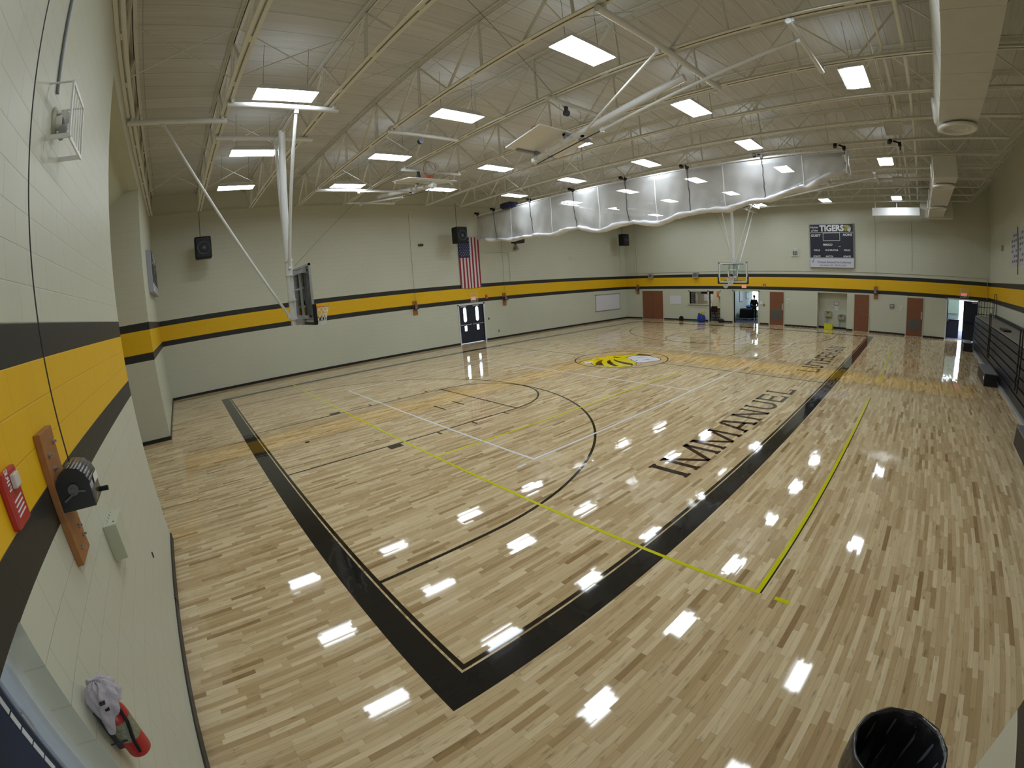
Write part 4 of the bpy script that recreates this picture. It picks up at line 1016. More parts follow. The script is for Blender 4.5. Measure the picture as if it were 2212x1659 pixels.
# ------------------------------------------------------------------ far wall doors and fittings
def brown_door(n, y0, y1, z1, vent, label, double=False, knob=None):
    struct(MB().box(XF - .03, XF, y0 - .05, y0, 0, z1 + .05).box(XF - .03, XF, y1, y1 + .05, 0, z1 + .05).box(XF - .03, XF, y0, y1, z1, z1 + .05), f'door_{n}_frame', CREAM)
    t = thing('brown_door', (XF - .02, (y0 + y1) / 2, 0), label, 'door', 'brown doors in the scoreboard wall')
    MB().box(XF - .022, XF - .002, y0 + .003, y1 - .003, .012, z1 - .003).build('leaf', DOORW, t)
    if vent:
        b = MB().box(XF - .034, XF - .022, y0 + .12, y1 - .12, .34, .98)
        for k in range(14): b.box(XF - .042, XF - .034, y0 + .15, y1 - .15, .37 + .043 * k, .385 + .043 * k)
        b.build('vent_grille', mat('brown_grey_louvre', (.12, .115, .10), .5), t)
        MB().box(XF - .03, XF - .022, y0 + .04, y0 + .12, .98, 1.4).build('push_plate', STAIN, t)
    if knob is not None: MB().ball((XF - .06, knob, 1.0), .032).tube((XF - .02, knob, 1.0), (XF - .06, knob, 1.0), .012, 8).build('knob', STAIN, t)
    if double: MB().box(XF - .026, XF - .0215, (y0 + y1) / 2 - .004, (y0 + y1) / 2 + .004, .02, z1 - .01).build('center_seam', BLACK, t)
    tag(MB().box(XF - .05, XF + .02, y0, y1, 0, .012).build(f'trim_door_{n}', ALU), kind='structure')
brown_door(2, 14.58, 16.36, 2.09, False, 'wide brown door nearest the far corner of the flag wall', True)
brown_door(3, 5.57, 6.5, 2.11, True, 'brown door with a vent grille, right of the lobby doorway')
brown_door(4, .17, 1.07, 2.15, False, 'plain brown door beside the drinking fountains', knob=.27)
brown_door(5, -3.05, -2.1, 2.14, True, 'brown door with a vent grille nearest the bright exit')
tag(MB().box(XF - .02, XF - .002, 13.08, 14.0, 1.15, 1.74).build('notice_board', PAPER, bevel=.003), 'blank white board beside the wide brown door', 'notice board')
def wallbox(y, z, w_, h_, d_, m, name, label, cat, ins=None):
    t = thing(name, (XF, y, z), label, cat)
    MB().box(XF - d_, XF, y - w_ / 2, y + w_ / 2, z - h_ / 2, z + h_ / 2).build('housing', m, t, bevel=.006)
    if ins: MB().box(XF - d_ - .006, XF - d_ + .001, y - w_ * .36, y + w_ * .36, z - h_ * .3, z + h_ * .34).build('face', ins, t)
wallbox(15.5, 3.2, .36, .34, .22, ALU, 'wall_heater_box', 'grey box breaking the black band above the wide brown door', 'wall box', GREYP)
wallbox(11.82, 3.2, .38, .40, .22, ALU, 'wall_heater_box', 'grey box breaking the black band above the office window', 'wall box', GREYP)
wallbox(-1.2, 1.6, .26, .22, .06, GREYP, 'thermostat_guard', 'dark framed thermostat between the two right brown doors', 'thermostat', STAIN)
wallbox(-1.78, 1.52, .14, .22, .02, WHITE, 'switch_plate', 'pale switch plate left of the right vented door', 'switch', CREAM)
wallbox(5.25, 1.55, .14, .26, .03, WHITE, 'switch_plate', 'pale switch plate right of the vented door by the lobby', 'switch', CREAM)
wallbox(6.9, 1.25, .10, .16, .04, WOODB, 'hand_sanitizer', 'small brown dispenser right of the lobby doorway', 'dispenser', None)
t = thing('paper_notice', (XF, 7.12, 1.3), 'curled paper notices at the right side of the lobby doorway', 'notice')
MB().quad((XF - .02, 7.28, 1.25), (XF - .05, 7.0, 1.3), (XF - .03, 7.02, 1.5), (XF - .01, 7.26, 1.52)).build('sheet', PAPER, t)
t = thing('wall_clock', (XF, 9.6, 2.5), 'round pale wall clock below the far backboard', 'clock')
MB().lathe((XF, 9.6, 2.48), [(.001, .05), (.17, .05), (.19, .04), (.2, 0)], 28, (-1, 0, 0)).build('case', CREAM, t)
MB().box(XF - .056, XF - .052, 9.592, 9.608, 2.48, 2.6).box(XF - .056, XF - .052, 9.6, 9.68, 2.475, 2.487).build('hands', BLACK, t)
t = thing('caged_horn', (XF, 4.8, 4.4), 'horn behind a wire guard left of the scoreboard', 'horn')
MB().box(XF - .12, XF, 4.68, 4.92, 4.42, 4.66).build('horn_box', GREYP, t, bevel=.02)
b = MB()
for z in (4.36, 4.8): b.path([(XF, 4.58, z), (XF - .16, 4.58, z), (XF - .16, 5.02, z), (XF, 5.02, z)], .012, 6)
for k in range(5): y = 4.58 + .11 * k; b.path([(XF - .16, y, 4.36), (XF - .16, y, 4.8)], .009, 6)
b.build('wire_guard', WHITE, t)
# fountains
def fountain(y, z, label):
    t = thing('drinking_fountain', (XF + .4, y, z - .6), label, 'drinking fountain', 'stainless drinking fountains in the alcove')
    x1 = XF + .6
    MB().add([(x1, y - .21, z - .42), (x1, y + .21, z - .42), (x1 - .28, y + .21, z - .3), (x1 - .28, y - .21, z - .3), (x1, y - .21, z), (x1, y + .21, z), (x1 - .38, y + .23, z - .03), (x1 - .38, y - .23, z - .03)],
             [(0, 1, 2, 3), (3, 2, 6, 7), (0, 3, 7, 4), (1, 5, 6, 2), (4, 7, 6, 5), (0, 4, 5, 1)]).build('body', STAIN, t, bevel=.015)
    MB().lathe((x1 - .2, y, z), [(.16, .0), (.17, .012), (.13, .0), (.04, -.01), (.001, -.01)], 20).tube((x1 - .12, y + .1, z), (x1 - .14, y + .1, z + .07), .012, 8).build('bubbler', STAIN, t)
    MB().box(x1 - .388, x1 - .37, y - .08, y + .08, z - .10, z - .06).build('push_bar', BLACK, t)
    MB().tube((x1 - .04, y + .12, z - .42), (x1 - .04, y + .12, z - .75), .018, 8).build('waste_pipe', ALU, t)
fountain(2.75, 1.02, 'higher drinking fountain, above the yellow step stool')
fountain(1.92, .88, 'lower drinking fountain, beside the plain brown door')
t = thing('step_stool', (XF - .1, 2.55, 0), 'bright yellow step box on the floor by the fountains', 'step stool')
YEL = mat('bright_yellow_plastic', (.62, .58, .01), .4)
MB().box(XF - .35, XF + .02, 2.34, 2.86, 0, .30).build('box', YEL, t, bevel=.02)
MB().box(XF - .36, XF + .03, 2.33, 2.87, .30, .33).build('tread', YEL, t, bevel=.01)
t = thing('framed_notice', (XF + .6, 2.3, 1.5), 'framed notice above the drinking fountains', 'notice')
MB().box(XF + .58, XF + .6, 2.14, 2.42, 1.42, 1.62).build('frame', GREYP, t); MB().box(XF + .575, XF + .58, 2.16, 2.4, 1.44, 1.6).build('sheet', PAPER, t)
tag(MB().box(XF + .59, XF + .6, 2.16, 2.38, 1.1, 1.38).build('paper_sheet', PAPER), 'plain paper sheet taped below the framed notice', 'paper')

# office window, side doorway and the room behind
struct(MB().box(XF - .03, XF + .2, 10.9, 10.98, 1.1, 2.13).box(XF - .03, XF + .2, 12.38, 12.48, 1.1, 2.13).box(XF - .03, XF + .2, 10.9, 12.48, 2.05, 2.14).box(XF - .12, XF + .2, 10.88, 12.5, 1.14, 1.2), 'window_1', CREAM)
struct(MB().box(XF - .02, XF + .2, 10.85, 10.9, 0, 2.14).box(XF - .02, XF + .2, 9.98, 10.03, 0, 2.14).box(XF - .02, XF + .2, 9.98, 10.9, 2.08, 2.14), 'door_6', CREAM)
RW = mat('office_wall_paint', (.50, .48, .38), .7)
struct(MB().box(31.2, 31.3, 9.96, 14, 0, 2.7), 'wall_office', RW); struct(MB().box(XF + .2, 31.2, 13.9, 14.0, 0, 2.7), 'wall_office_side', RW)
struct(MB().box(XF + .2, 34.3, 9.88, 9.96, 0, 2.7), 'wall_office_partition', mat('lobby_white', (.62, .66, .62), .7))
struct(MB().box(XF + .2, 34.4, 6.4, 14.1, 2.7, 2.8), 'ceiling_office', WHITE)
t = thing('office_light', (30, 11.8, 2.6), 'ceiling light inside the cluttered office', 'ceiling light')
MB().box(29.4, 30.6, 11.5, 12.1, 2.63, 2.698).build('housing', WHITE, t); MB().box(29.43, 30.57, 11.53, 12.07, 2.62, 2.63).build('lens', emit('office_lens', (1, .93, .8), 5), t)
t = thing('wall_cabinet', (30.9, 11.1, 1.7), 'brown wall cabinet in the office doorway view', 'cabinet')
MB().box(30.85, 31.2, 10.7, 11.55, 1.55, 2.35).build('body', mat('office_oak', (.33, .14, .05), .5), t); MB().box(30.83, 30.85, 10.72, 11.12, 1.57, 2.33).box(30.83, 30.85, 11.13, 11.53, 1.57, 2.33).build('door', mat('office_oak', (.33, .14, .05), .5), t)
tag(MB().box(30.815, 30.83, 11.0, 11.3, 1.62, 1.86).build('paper_sheet', WHITE), 'white sheet taped to the brown office cabinet', 'paper')
MBX = MB().box(30.08, 30.52, 12.9, 13.8, .86, .898).box(30.1, 30.14, 12.92, 12.96, 0, .86).box(30.1, 30.14, 13.74, 13.78, 0, .86).box(30.46, 30.5, 12.92, 12.96, 0, .86).box(30.46, 30.5, 13.74, 13.78, 0, .86)
tag(MBX.build('side_table', CREAM), 'pale side table carrying the tray sorter in the office', 'table')
t = thing('mail_sorter', (30.6, 13.3, .9), 'grey tray sorter full of papers behind the office window', 'shelf')
b = MB().box(30.45, 30.5, 12.95, 13.75, .9, 1.95).box(30.1, 30.45, 12.95, 12.98, .9, 1.95).box(30.1, 30.45, 13.72, 13.75, .9, 1.95)
for k in range(8): b.box(30.1, 30.45, 12.98, 13.72, .92 + .14 * k, .935 + .14 * k)
b.build('tray_rack', ALU, t)
b = MB()
for k in range(7): b.box(30.12, 30.4, 13.02 + .05 * (k % 3), 13.5 + .06 * (k % 2), .936 + .14 * k, .98 + .14 * k)
b.build('paper_stack', PAPER, t)
tag(MB().box(31.16, 31.2, 12.0, 12.75, 1.2, 1.75).build('wall_calendar', PAPER, bevel=.004), 'white calendar on the office wall seen through the window', 'calendar')
tag(MB().box(31.12, 31.2, 11.95, 12.95, 1.8, 2.15).build('black_monitor', BLACK, bevel=.01), 'dark screen above the office calendar', 'screen')
tag(MB().box(31.0, 31.18, 12.0, 12.18, .785, 1.05).build('document_tray', WHITE, bevel=.01), 'white document tray below the office calendar', 'tray')
t = thing('office_desk', (30.8, 11.2, 0), 'cream office desk under the brown wall cabinet', 'desk')
MB().box(30.5, 31.2, 10.4, 12.2, .74, .78).build('top', CREAM, t, bevel=.005)
for y in (10.45, 12.15):
    for x in (30.55, 31.1): MB().box(x - .02, x + .02, y - .02, y + .02, 0, .74).build('leg', ALU, t)
for k, (y, r) in enumerate(((10.7, .2), (11.0, -.3), (11.35, .1))):
    tag(MB().obox((30.75, y, .80), (.1, .03 * r, 0), (-.02, .13, 0), (0, 0, .02)).build('paper_pile', PAPER), f'white paper pile on the office desk, {ordn(k)} from the lobby side', 'paper', 'paper piles on the office desk')
def office_chair(x, y, label, m):
    t = thing('office_chair', (x, y, 0), label, 'chair')
    MB().box(x - .25, x + .25, y - .25, y + .25, .42, .5).build('seat', m, t, bevel=.03); MB().box(x - .28, x - .22, y - .24, y + .24, .55, 1.0).build('backrest', m, t, bevel=.03)
    b = MB().tube((x, y, .1), (x, y, .42), .03, 8)
    for k in range(5): a = 2 * PI * k / 5; b.bar((x, y, .08), (x + .28 * math.cos(a), y + .28 * math.sin(a), .04), .04, .03)
    b.box(x - .26, x - .23, y - .03, y + .03, .45, .7); b.build('base', BLACK, t)
office_chair(29.2, 10.9, 'dark red padded chair in the office doorway', mat('dark_red_cloth', (.05, .012, .01), .8))
# lobby
struct(MB().box(34.2, 34.3, 6.4, 9.3, 0, 2.7).box(34.2, 34.3, 9.3, 9.88, 0, .45).box(34.2, 34.3, 9.3, 9.88, 2.2, 2.7).box(XF + .2, 34.2, 6.4, 6.5, 0, 2.7), 'wall_lobby', mat('lobby_green', (.45, .50, .32), .7))
struct(MB().box(34.22, 34.23, 9.3, 9.88, .45, 2.2), 'window_2', GLASS)
struct(MB().box(XF - .03, XF + .2, 9.03, 9.12, 0, 2.17).box(XF - .03, XF + .2, 7.21, 7.3, 0, 2.17).box(XF - .03, XF + .2, 7.21, 9.12, 2.1, 2.2), 'door_7', CREAM)
t = thing('added_lobby_light', (31, 8.3, 2.6), 'added ceiling light that brightens the lobby', 'ceiling light')  # unseen lamp, added to light the lobby
MB().box(30.4, 31.6, 8.0, 8.6, 2.63, 2.698).build('housing', WHITE, t); MB().box(30.43, 31.57, 8.03, 8.57, 2.62, 2.63).build('lens', emit('added_lobby_glow', (.75, .88, 1), 9), t)
for x, w_, h_, z, l in ((31.6, .35, 1.0, 1.2, 'tall framed print on the white lobby wall'), (33.0, .3, .5, 1.35, 'smaller dark framed print deeper in the lobby')):
    t = thing('framed_print', (x, 9.88, z), l, 'picture')
    MB().box(x - w_, x + w_, 9.85, 9.88, z, z + h_).build('frame', GREYP, t); MB().box(x - w_ + .05, x + w_ - .05, 9.845, 9.85, z + .05, z + h_ - .05).build('print', PAPER, t)
t = thing('covered_table', (31, 9.2, 0), 'table under a black cloth in the lobby', 'table')
b = MB(); n = 28; pr = []
vs = []
for j, (r, z) in enumerate(((0.01, .77), (.62, .77), (.66, .70), (.68, .3), (.70, .12))):
    for i in range(n): a = 2 * PI * i / n; rr = r + (.02 * math.sin(6 * a) * j); vs.append((30.9 + rr * math.cos(a) * .8, 9.15 + rr * math.sin(a) * .8, z))
b.add(vs, [(j * n + i, j * n + (i + 1) % n, (j + 1) * n + (i + 1) % n, (j + 1) * n + i) for j in range(4) for i in range(n)], 0, True); b.build('table_cloth', mat('black_cloth', (.01, .01, .012), .9), t)
MB().box(30.55, 31.2, 8.85, 9.45, .72, .76).build('top', WOODB, t)
for dx, dy in ((-.25, -.25), (.25, -.25), (-.25, .25), (.25, .25)): MB().tube((30.9 + dx, 9.15 + dy, 0), (30.9 + dx, 9.15 + dy, .72), .02, 8).build('leg', ALU, t)
tag(MB().ball((30.95, 9.0, .912), .19, 14, (1, 1.3, .7)).build('blue_cushion', mat('bright_blue', (.03, .16, .62), .5)), 'bright blue rounded cushion on the black clothed table', 'cushion')

# person in dark clothes seen from behind in the lobby
def skin_body(name, verts, edges, rad, m, parent, sub=2, root=0):
    me = bpy.data.meshes.new(name); off = parent.location if parent is not None else Vector((0, 0, 0))
    me.from_pydata([tuple(Vector(v) - off) for v in verts], edges, []); me.materials.append(m)
    o = bpy.data.objects.new(name, me); COL.objects.link(o)
    if parent is not None: o.parent = parent
    s = o.modifiers.new('skin', 'SKIN'); s.use_smooth_shade = True
    for i, r in enumerate(rad): me.skin_vertices[0].data[i].radius = (r if isinstance(r, tuple) else (r, r))
    me.skin_vertices[0].data[root].use_root = True
    u = o.modifiers.new('sub', 'SUBSURF'); u.levels = u.render_levels = sub
    return o
px_, py_ = 30.5, 8.45
t = thing('person', (px_, py_, 0), 'person in dark clothes standing in the lobby doorway, back turned', 'person')
SK = mat('skin_tone', (.38, .22, .15), .6); HAIR = mat('grey_hair', (.10, .10, .11), .8); DK = mat('black_clothing', (.008, .009, .014), .9)
q = lambda x, y, z: (px_ + x, py_ + y, z)
V = [q(0, 0, .98), q(0, 0, 1.15), q(0, 0, 1.35), q(.01, 0, 1.46), q(.02, 0, 1.54), q(.03, 0, 1.64), q(.025, 0, 1.72),
     q(0, .09, .92), q(0, .10, .52), q(.0, .10, .10), q(.12, .11, .04),
     q(0, -.09, .92), q(.02, -.10, .52), q(.02, -.10, .10), q(.14, -.11, .04),
     q(0, .18, 1.40), q(.0, .25, 1.15), q(.06, .24, .92), q(.09, .23, .84),
     q(0, -.18, 1.40), q(.02, -.25, 1.15), q(.12, -.22, .96), q(.16, -.20, .89)]
E_ = [(0, 1), (1, 2), (2, 3), (3, 4), (4, 5), (5, 6), (0, 7), (7, 8), (8, 9), (9, 10), (0, 11), (11, 12), (12, 13), (13, 14), (2, 15), (15, 16), (16, 17), (17, 18), (2, 19), (19, 20), (20, 21), (21, 22)]
RD = [(.12, .16), (.11, .15), (.11, .17), .06, .05, (.085, .075), (.07, .06), .09, .062, .045, .04, .09, .062, .045, .04, .065, .045, .034, .03, .065, .045, .034, .03]
body = skin_body('body', V, E_, RD, SK, t)
RC = [(.135, .185), (.125, .175), (.13, .2), .075]
skin_body('jacket', V[:4] + [V[15], V[16], V[17], V[19], V[20], V[21]], [(0, 1), (1, 2), (2, 3), (2, 4), (4, 5), (5, 6), (2, 7), (7, 8), (8, 9)], RC + [.082, .065, .05, .082, .065, .05], DK, t)
skin_body('trousers', [V[0], V[7], V[8], V[9], V[11], V[12], V[13]], [(0, 1), (1, 2), (2, 3), (0, 4), (4, 5), (5, 6)], [(.135, .17), .108, .082, .066, .108, .082, .066], DK, t)
MB().ball(q(.0, 0, 1.69), .105, 12, (1.0, .85, 1.05)).build('hair', HAIR, t)
for s in (-1, 1):
    MB().ball(q(.09, s * .105, .04), .075, 10, (1.7, .75, .6)).build('shoe', BLACK, t)
    hb = q(.07 if s > 0 else .15, s * (.23 if s > 0 else .20), .86)
    for k in range(4):
        skin_body('finger', [(hb[0] + .012 * (k - 1.5), hb[1], hb[2]), (hb[0] + .014 * (k - 1.5), hb[1] + .004, hb[2] - .045), (hb[0] + .014 * (k - 1.5), hb[1] + .014, hb[2] - .08 + .006 * abs(k - 1.5))], [(0, 1), (1, 2)], [.009, .008, .007], SK, t, 1)
    skin_body('thumb', [(hb[0] + .02, hb[1], hb[2] + .01), (hb[0] + .045, hb[1] + .01, hb[2] - .02), (hb[0] + .05, hb[1] + .01, hb[2] - .045)], [(0, 1), (1, 2)], [.01, .009, .008], SK, t, 1)
    MB().ball(q(.03, s * .082, 1.65), .028, 8, (.7, .4, 1)).build('ear', SK, t)
MB().ball(q(.115, 0, 1.645), .016, 8, (1, .8, 1.3)).build('nose', SK, t)

# things on the floor by the office
t = thing('blue_bag', (27.25, 11.1, 0), 'blue fabric bag of yellow rolls standing by the office doorway', 'bag')
n = 20; vs = []; prof = [(.22, .0), (.27, .08), (.29, .25), (.26, .42), (.2, .56)]
for j, (r, z) in enumerate(prof):
    for i in range(n): a = 2 * PI * i / n; rr = r * (1 + .05 * math.sin(5 * a + j)); vs.append((27.3 + rr * math.cos(a) * .8, 11.15 + rr * math.sin(a), z + .05 * math.sin(a) * (j == 4)))
b = MB(); b.add(vs, [(j * n + i, j * n + (i + 1) % n, (j + 1) * n + (i + 1) % n, (j + 1) * n + i) for j in range(4) for i in range(n)] + [tuple(range(n))[::-1]], 0, True); b.build('bag_body', mat('royal_blue_cloth', (.012, .03, .28), .7), t)
for k, (dx, dy, h) in enumerate(((0, -.12, .74), (.06, -.02, .7), (-.04, .06, .68))): MB().tube((27.3 + dx, 11.12 + dy, .2), (27.3 + dx, 11.1 + dy * 1.2, h), .04, 12).build('yellow_roll', YEL, t)
t = thing('floor_fan', (27.55, 12.85, 0), 'small black fan on the floor under the notice board', 'fan')
MB().tube((27.5, 12.85, .19), (27.62, 12.85, .19), .15, 20).build('drum', BLACK, t); MB().box(27.48, 27.64, 12.72, 12.98, 0, .06).build('stand', BLACK, t)
t = thing('duffel_bag', (27.7, 9.85, 0), 'dark duffel bag between the two open doorways', 'bag')
MB().ball((27.7, 9.87, .13), .2, 12, (.8, 1.2, .66)).build('bag_body', BLACK, t); MB().path([(27.7, 9.75, .24), (27.7, 9.8, .34), (27.7, 9.92, .34), (27.7, 9.98, .24)], .012, 6).build('strap', GREYP, t)
tag(MB().box(27.6, 27.98, 11.55, 12.2, 0, .035).build('green_mat', mat('green_mat', (.02, .12, .05), .8), bevel=.01), 'small green mat against the wall left of the blue bag', 'mat')

# exit doorway, outside
struct(MB().box(XF - .03, XF + .2, -4.46, -4.38, 0, 2.27).box(XF - .03, XF + .2, -6.33, -6.25, 0, 2.27).box(XF - .03, XF + .2, -6.33, -4.38, 2.2, 2.28), 'door_8', FRAMEP)
t = thing('exit_door', (XF + .1, -5.85, 0), 'dark closed leaf of the bright exit behind the bleachers', 'door')
MB().box(XF + .06, XF + .11, -6.25, -5.42, .03, 2.19).build('leaf', NAVY, t); MB().box(XF + .0, XF + .04, -6.2, -5.47, 1.0, 1.05).build('push_bar', BLACK, t); MB().box(XF + .02, XF + .06, -6.2, -5.9, 2.08, 2.15).build('closer', ALU, t)
t = thing('exit_door', (XF + .6, -4.5, 0), 'exit door leaf swung open to the outside', 'door')
MB().box(XF + .21, XF + 1.0, -4.53, -4.48, .03, 2.19).build('leaf', NAVY, t); MB().box(XF + .3, XF + .9, -4.57, -4.54, 1.0, 1.05).build('push_bar', ALU, t)
struct(MB().box(XF + .25, 60, -40, 3, -.2, -.13), 'ground_outside', mat('concrete_outside', (.4, .4, .38), .8))
struct(MB().box(31.0, 31.3, -5.42, 4, -.13, 2.6).box(30.9, 31.0, -5.35, 3, 1.3, 1.38), 'wall_outside', mat('outside_green_grey', (.13, .17, .15), .8))
t = thing('storage_bin', (29.6, -5.0, -.13), 'dark storage box just outside the exit', 'box')
MB().box(29.2, 30.2, -5.30, -4.55, -.13, 1.0).build('box_body', NAVY, t, bevel=.02); MB().box(29.17, 30.23, -5.33, -4.53, 1.0, 1.06).build('lid', NAVY, t, bevel=.02)

# ------------------------------------------------------------------ bleachers
BL = mat('bleacher_navy', (.020, .022, .030), .35); BL2 = mat('bleacher_black', (.01, .01, .012), .4)
t = thing('folded_bleachers', (16, -6.2, 0), 'dark folded bleachers standing along the right wall', 'bleachers')
BX0, BX1 = -1.0, 25.2
MB().box(BX0, BX1, -6.86, -5.85, .0, 1.50).build('understructure', BL2, t)
for k in range(6):
    z0 = .10 + .245 * k; yf = -5.72 - .012 * k
    MB().box(BX0, BX1, yf - .25, yf, z0, z0 + .215).build('riser_panel', BL, t, bevel=.01)
    MB().box(BX0, BX1, yf - .005, yf + .018, z0 + .19, z0 + .222).build('seat_nosing', DKGREY, t)
MB().box(BX0, BX1, -6.80, -5.80, 1.57, 1.61).build('top_deck', mat('grey_deck', (.22, .22, .22), .5), t)
MB().box(BX0, BX1, -6.88, -6.78, 1.5, 1.74).build('rear_rail', BL2, t)
MB().box(BX0, BX1, -5.74, -5.64, 0, .07).build('floor_rail', mat('pale_rail', (.42, .43, .44), .4, .3), t)
for x in (18.6, 12.6, 8.2):
    b = MB(); zz = 1.95; pts = []
    for a in range(9): an = PI * a / 8; pts.append((x + .17 * math.cos(an), -5.60, zz + .17 * math.sin(an) - .0))
    b.path([(x + .17, -5.62, .5)] + pts + [(x - .17, -5.62, .5)], .022, 8)
    for z in (.75, 1.1, 1.45): b.box(x - .2, x - .14, -5.63, -5.58, z, z + .1); b.box(x + .14, x + .2, -5.63, -5.58, z, z + .1)
    b.build('handrail', BL2, t)
b = MB()
for k in range(6): y = -5.92 - .145 * k; b.tube((25.0, y, 1.3), (25.0, y, 2.45), .014, 8)
for z in (1.34, 1.7, 2.05, 2.42): b.tube((25.0, -5.88, z), (25.0, -6.7, z), .017, 8)
b.build('guard_rail', BL2, t)
b = MB(); b.path([(25.0, -6.72, 1.6), (25.0, -6.72, 2.62)] + [(25.0 , -6.72 - .06 + .06 * math.cos(a), 2.62 + .1 * math.sin(a)) for a in [PI * k / 8 for k in range(9)]] + [(25.0, -6.84, 1.6)], .018, 8); b.build('grab_loop', mat('dark_red_steel', (.03, .008, .008), .4), t)
b = MB().box(17.2, 18.1, -6.2, -5.9, 1.61, 1.68); b.build('aisle_cap', BL2, t, bevel=.02)
def step(x0, x1, label):
    s = thing('bleacher_step', ((x0 + x1) / 2, -5.4, 0), label, 'step box', 'portable step boxes in front of the bleachers')
    MB().box(x0, x1, -5.575, -5.13, .0, .38).build('box', BL2, s, bevel=.01)
    MB().box(x0 - .01, x1 + .01, -5.575, -5.11, .38, .41).build('tread', mat('step_grey', (.16, .16, .17), .5), s, bevel=.01)
    MB().box(x0 + .1, x0 + .28, -5.128, -5.122, .18, .28).build('label_plate', WHITE, s)
step(15.55, 17.5, 'middle black step box with grey top, below the tall handrail'); step(23.7, 25.0, 'farthest black step box, beside the exit door'); step(7.9, 9.6, 'nearest black step box, cut by the edge of the photo')
# banner on the right wall
t = thing('wall_banner', (19.5, YR, 3.9), 'white banner with rows of grey marks hung on the bleacher wall', 'banner')
BC = mat('banner_cloth', (.50, .50, .56), .8)
MB().box(18.3, 19.7, YR, YR + .02, 3.95, 5.3).box(20.0, 21.4, YR, YR + .02, 3.95, 5.3).build('cloth', BC, t)
b = MB()
for px0 in (18.3, 20.0):
    for r in range(6):
        for c_ in range(3):
            if (r + c_) % 4 != 3: b.box(px0 + .15 + .42 * c_, px0 + .42 + .42 * c_, YR + .02, YR + .023, 4.08 + .2 * r, 4.17 + .2 * r)
b.build('printed_rows', GREYP, t)
MB().path([(19.85, YR + .03, 5.4), (19.86, YR + .03, 4.6), (19.95, YR + .03, 3.6)], .018, 6).build('hanging_cord', BLACK, t)
tag(MB().box(23.6, 24.0, YR, YR + .05, 4.7, 4.95).build('wall_plate', mat('olive_grey', (.25, .26, .2), .5), bevel=.01), 'small dim box on the bleacher wall left of the banner', 'wall box')

# ------------------------------------------------------------------ near wall objects
# caged horn
t = thing('caged_horn', (XN, 1.1, 4.6), 'white ribbed horn inside a wire cage high on the near wall', 'horn')
x0, x1, y0, y1, z0, z1 = XN, -2.115, .85, 1.32, 4.46, 4.87
b = MB(); e = .018
for y in (y0, y1):
    for z in (z0, z1): b.box(x0, x1, y - e / 2, y + e / 2, z - .004, z + .028 if z == z0 else z + .004)
for y in (y0, y1): b.box(x1 - .006, x1 + .006, y - .014, y + .014, z0, z1)
for z in (z0, z1): b.box(x1 - .006, x1 + .006, y0, y1, z - .014, z + .014)
for k in range(1, 5): y = y0 + (y1 - y0) * k / 5; b.box(x1 - .003, x1 + .003, y - .006, y + .006, z0, z1)
b.build('guard_frame', WHITE, t)
b = MB().lathe((XN, 1.1, 4.68), [(.001, .02), (.10, .02), (.115, .01), (.115, 0)], 26, (1, 0, 0)); b.build('base_plate', CREAM, t)
b = MB().lathe((XN + .02, 1.07, 4.66), [(.05, 0), (.06, .03), (.055, .05)], 20, (1, .1, 0)); b.build('horn_throat', WHITE, t)
b = MB()
for k in range(7): b.lathe((XN + .05, 1.1, 4.70), [(.03, k * .009), (.052, k * .009 + .001), (.052, k * .009 + .006), (.03, k * .009 + .007)], 20, (.75, .35, .45))
b.build('ribbed_horn', WHITE, t)
MB().lathe((XN + .05, 1.06, 4.60), [(.05, 0), (.065, .04), (.05, .055), (.001, .06)], 18, (.8, .3, -.4)).build('strobe', mat('smoky_lens', (.3, .31, .33), .2), t)
tag(MB().tube((XN + .014, 1.05, 4.885), (XN + .014, 1.0, 8.3), .013, 8).build('conduit', mat('grey_conduit', (.22, .24, .26), .4)), 'grey conduit running up the near wall from the caged horn', 'conduit')
# thermostat box
t = thing('control_box', (XN, .95, 1.58), 'small cream vented control box below the large winch', 'control box')
MB().box(XN, XN + .105, .8, 1.09, 1.58, 1.85).build('cover', CREAM, t, bevel=.004)
b = MB()
for k in range(8): b.box(XN + .02 + .01 * (k % 2), XN + .028 + .01 * (k % 2), .84 + .03 * k, .85 + .03 * k, 1.8495, 1.8515)
b.tube((XN + .08, .86, 1.85), (XN + .08, .86, 1.853), .008, 8); b.build('vent_hole', GREYP, t)
tag(MB().box(XN + 0, XN + .012, 2.35, 2.375, .80, .86).build('wall_hook', DKGREY), 'tiny dark wall hook low on the near wall', 'hook')
# fire extinguisher with towel
ex, ey = -2.205, -.79
t = thing('fire_extinguisher', (ex, ey, 1.38), 'small red fire extinguisher hung beside the near door frame', 'fire extinguisher')
MB().lathe((ex, ey, 1.36), [(.001, 0), (.045, .002), (.058, .015), (.060, .03), (.060, .25), (.056, .275), (.04, .30), (.022, .315), (.02, .335)], 28).build('cylinder', REDP, t)
MB().lathe((ex, ey, 1.36), [(.0608, .12), (.0608, .235)], 28).build('paper_label', mat('extinguisher_label', (.22, .22, .15), .5, 0, .8, 60), t)
MB().tube((ex, ey, 1.69), (ex, ey, 1.73), .022, 12).bar((ex, ey, 1.735), (ex + .02, ey - .10, 1.76), .025, .01).bar((ex, ey, 1.715), (ex + .02, ey - .09, 1.715), .02, .008).build('valve_handle', BLACK, t)
b = MB(); b.path([(ex + .02, ey - .01, 1.70), (ex + .05, ey - .04, 1.68), (ex + .055, ey - .06, 1.60), (ex + .03, ey - .07, 1.5), (ex + .02, ey - .068, 1.42)], .009, 8); b.build('hose', BLACK, t)
b = MB().box(XN, ex - .03, ey - .02, ey + .02, 1.42, 1.66).path([(XN, ey - .062, 1.5), (ex, ey - .064, 1.5)], .004, 6); b.build('wall_bracket', DKGREY, t)
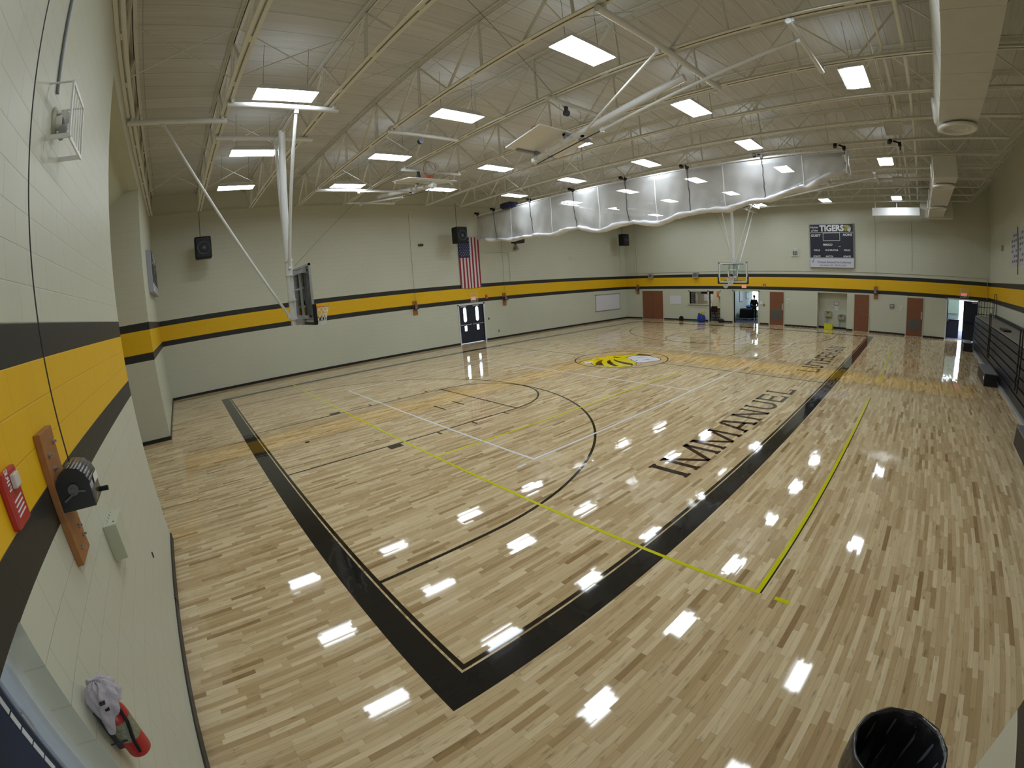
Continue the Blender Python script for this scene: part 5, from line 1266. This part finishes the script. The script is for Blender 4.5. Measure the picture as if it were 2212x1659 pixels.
# crumpled towel
random.seed(3)
tw = MB(); n, m_ = 34, 22; vs = []
for j in range(m_ + 1):
    ph = PI * .62 * j / m_
    for i in range(n):
        a = 2 * PI * i / n
        r = .078 * math.sin(ph) ** .7 * (1 + .16 * math.sin(5 * a + 3 * ph) + .10 * math.sin(9 * a - 5 * ph) + .06 * math.sin(17 * a + 11 * ph)) + .002
        dz = .085 * math.cos(ph) + .010 * math.sin(7 * a + 6 * ph) - (.13 * max(0, math.cos(a + 2.2)) ** 2 * (j / m_) ** 2)
        vs.append((ex + .005 + r * math.cos(a), ey - .005 + r * math.sin(a), 1.725 + dz))
tw.add(vs, [(j * n + i, j * n + (i + 1) % n, (j + 1) * n + (i + 1) % n, (j + 1) * n + i) for j in range(m_) for i in range(n)], 0, True)
o = tw.build('towel', mat('pinkish_grey_towel', (.46, .42, .46), .95, 0, .15, 90, .6))
s = o.modifiers.new('s', 'SOLIDIFY'); s.thickness = .008; u = o.modifiers.new('u', 'SUBSURF'); u.levels = u.render_levels = 1
tag(o, 'crumpled pinkish grey towel draped over the fire extinguisher', 'towel')
# near door
struct(MB().box(-2.40, -2.37, -1.95, -.93, 2.18, 2.24).box(-2.50, -2.40, -.965, -.93, 0, 2.24).box(-2.42, -2.395, -.99, -.93, 0, 2.24).box(-2.50, -2.40, -1.95, -.93, 2.17, 2.24), 'door_9_frame', FRAMEP)
t = thing('near_door', (-2.52, -1.45, 0), 'dark blue door with a pale perforated strip at the frame beside the camera', 'door')
MB().box(-2.535, -2.49, -1.94, -.975, .02, 2.16).build('leaf', mat('door_blue', (.012, .02, .055), .4), t)
b = MB()
for k in range(24): b.box(-2.489, -2.486, -1.06, -1.035, .2 + .08 * k, .27 + .08 * k)
b.build('perforated_strip', WHITE, t)
b = MB().box(-2.49, -2.482, -.997, -.984, .05, 2.14)
for z in (.4, 1.1, 1.8): b.tube((-2.482, -.99, z), (-2.482, -.99, z + .1), .008, 8)
b.build('hinge_strip', ALU, t)

# trash can
tx, ty, tz = .625, -3.12, .82
t = thing('trash_can', (tx, ty, 0), 'grey round trash can lined with a black bag at the foot of the camera', 'trash can')
MB().lathe((tx, ty, 0), [(.001, 0), (.22, 0), (.225, .02), (.262, .74), (.268, .76)], 36).build('can_body', GREYP, t)
n = 120; vs = []; prof = [(.272, .52, 0), (.285, .62, .5), (.292, .76, .6), (.290, .815, .3), (.278, .822, .2), (.262, .80, .3), (.245, .62, .8), (.225, .36, 1.2), (.17, .22, 1.6), (.06, .16, 1.0), (.001, .15, 0)]
random.seed(5)
for j, (r, z, wv) in enumerate(prof):
    for i in range(n):
        a = 2 * PI * i / n; k = .011 * wv * (math.sin(11 * a + j * .9) + .8 * abs(math.sin(13 * a + 1.7 * j)) + .7 * abs(math.sin(19 * a - 1.1 * j)) - .8); zz = z + (.03 * math.sin(7 * a) if j == 0 else .008 * wv * math.sin(9 * a + j))
        vs.append((tx + (r + k) * math.cos(a), ty + (r + k) * math.sin(a), zz))
b = MB(); b.add(vs, [(j * n + i, j * n + (i + 1) % n, (j + 1) * n + (i + 1) % n, (j + 1) * n + i) for j in range(len(prof) - 1) for i in range(n)], 0, True)
b.build('bin_liner', BAG, t, recalc=False)
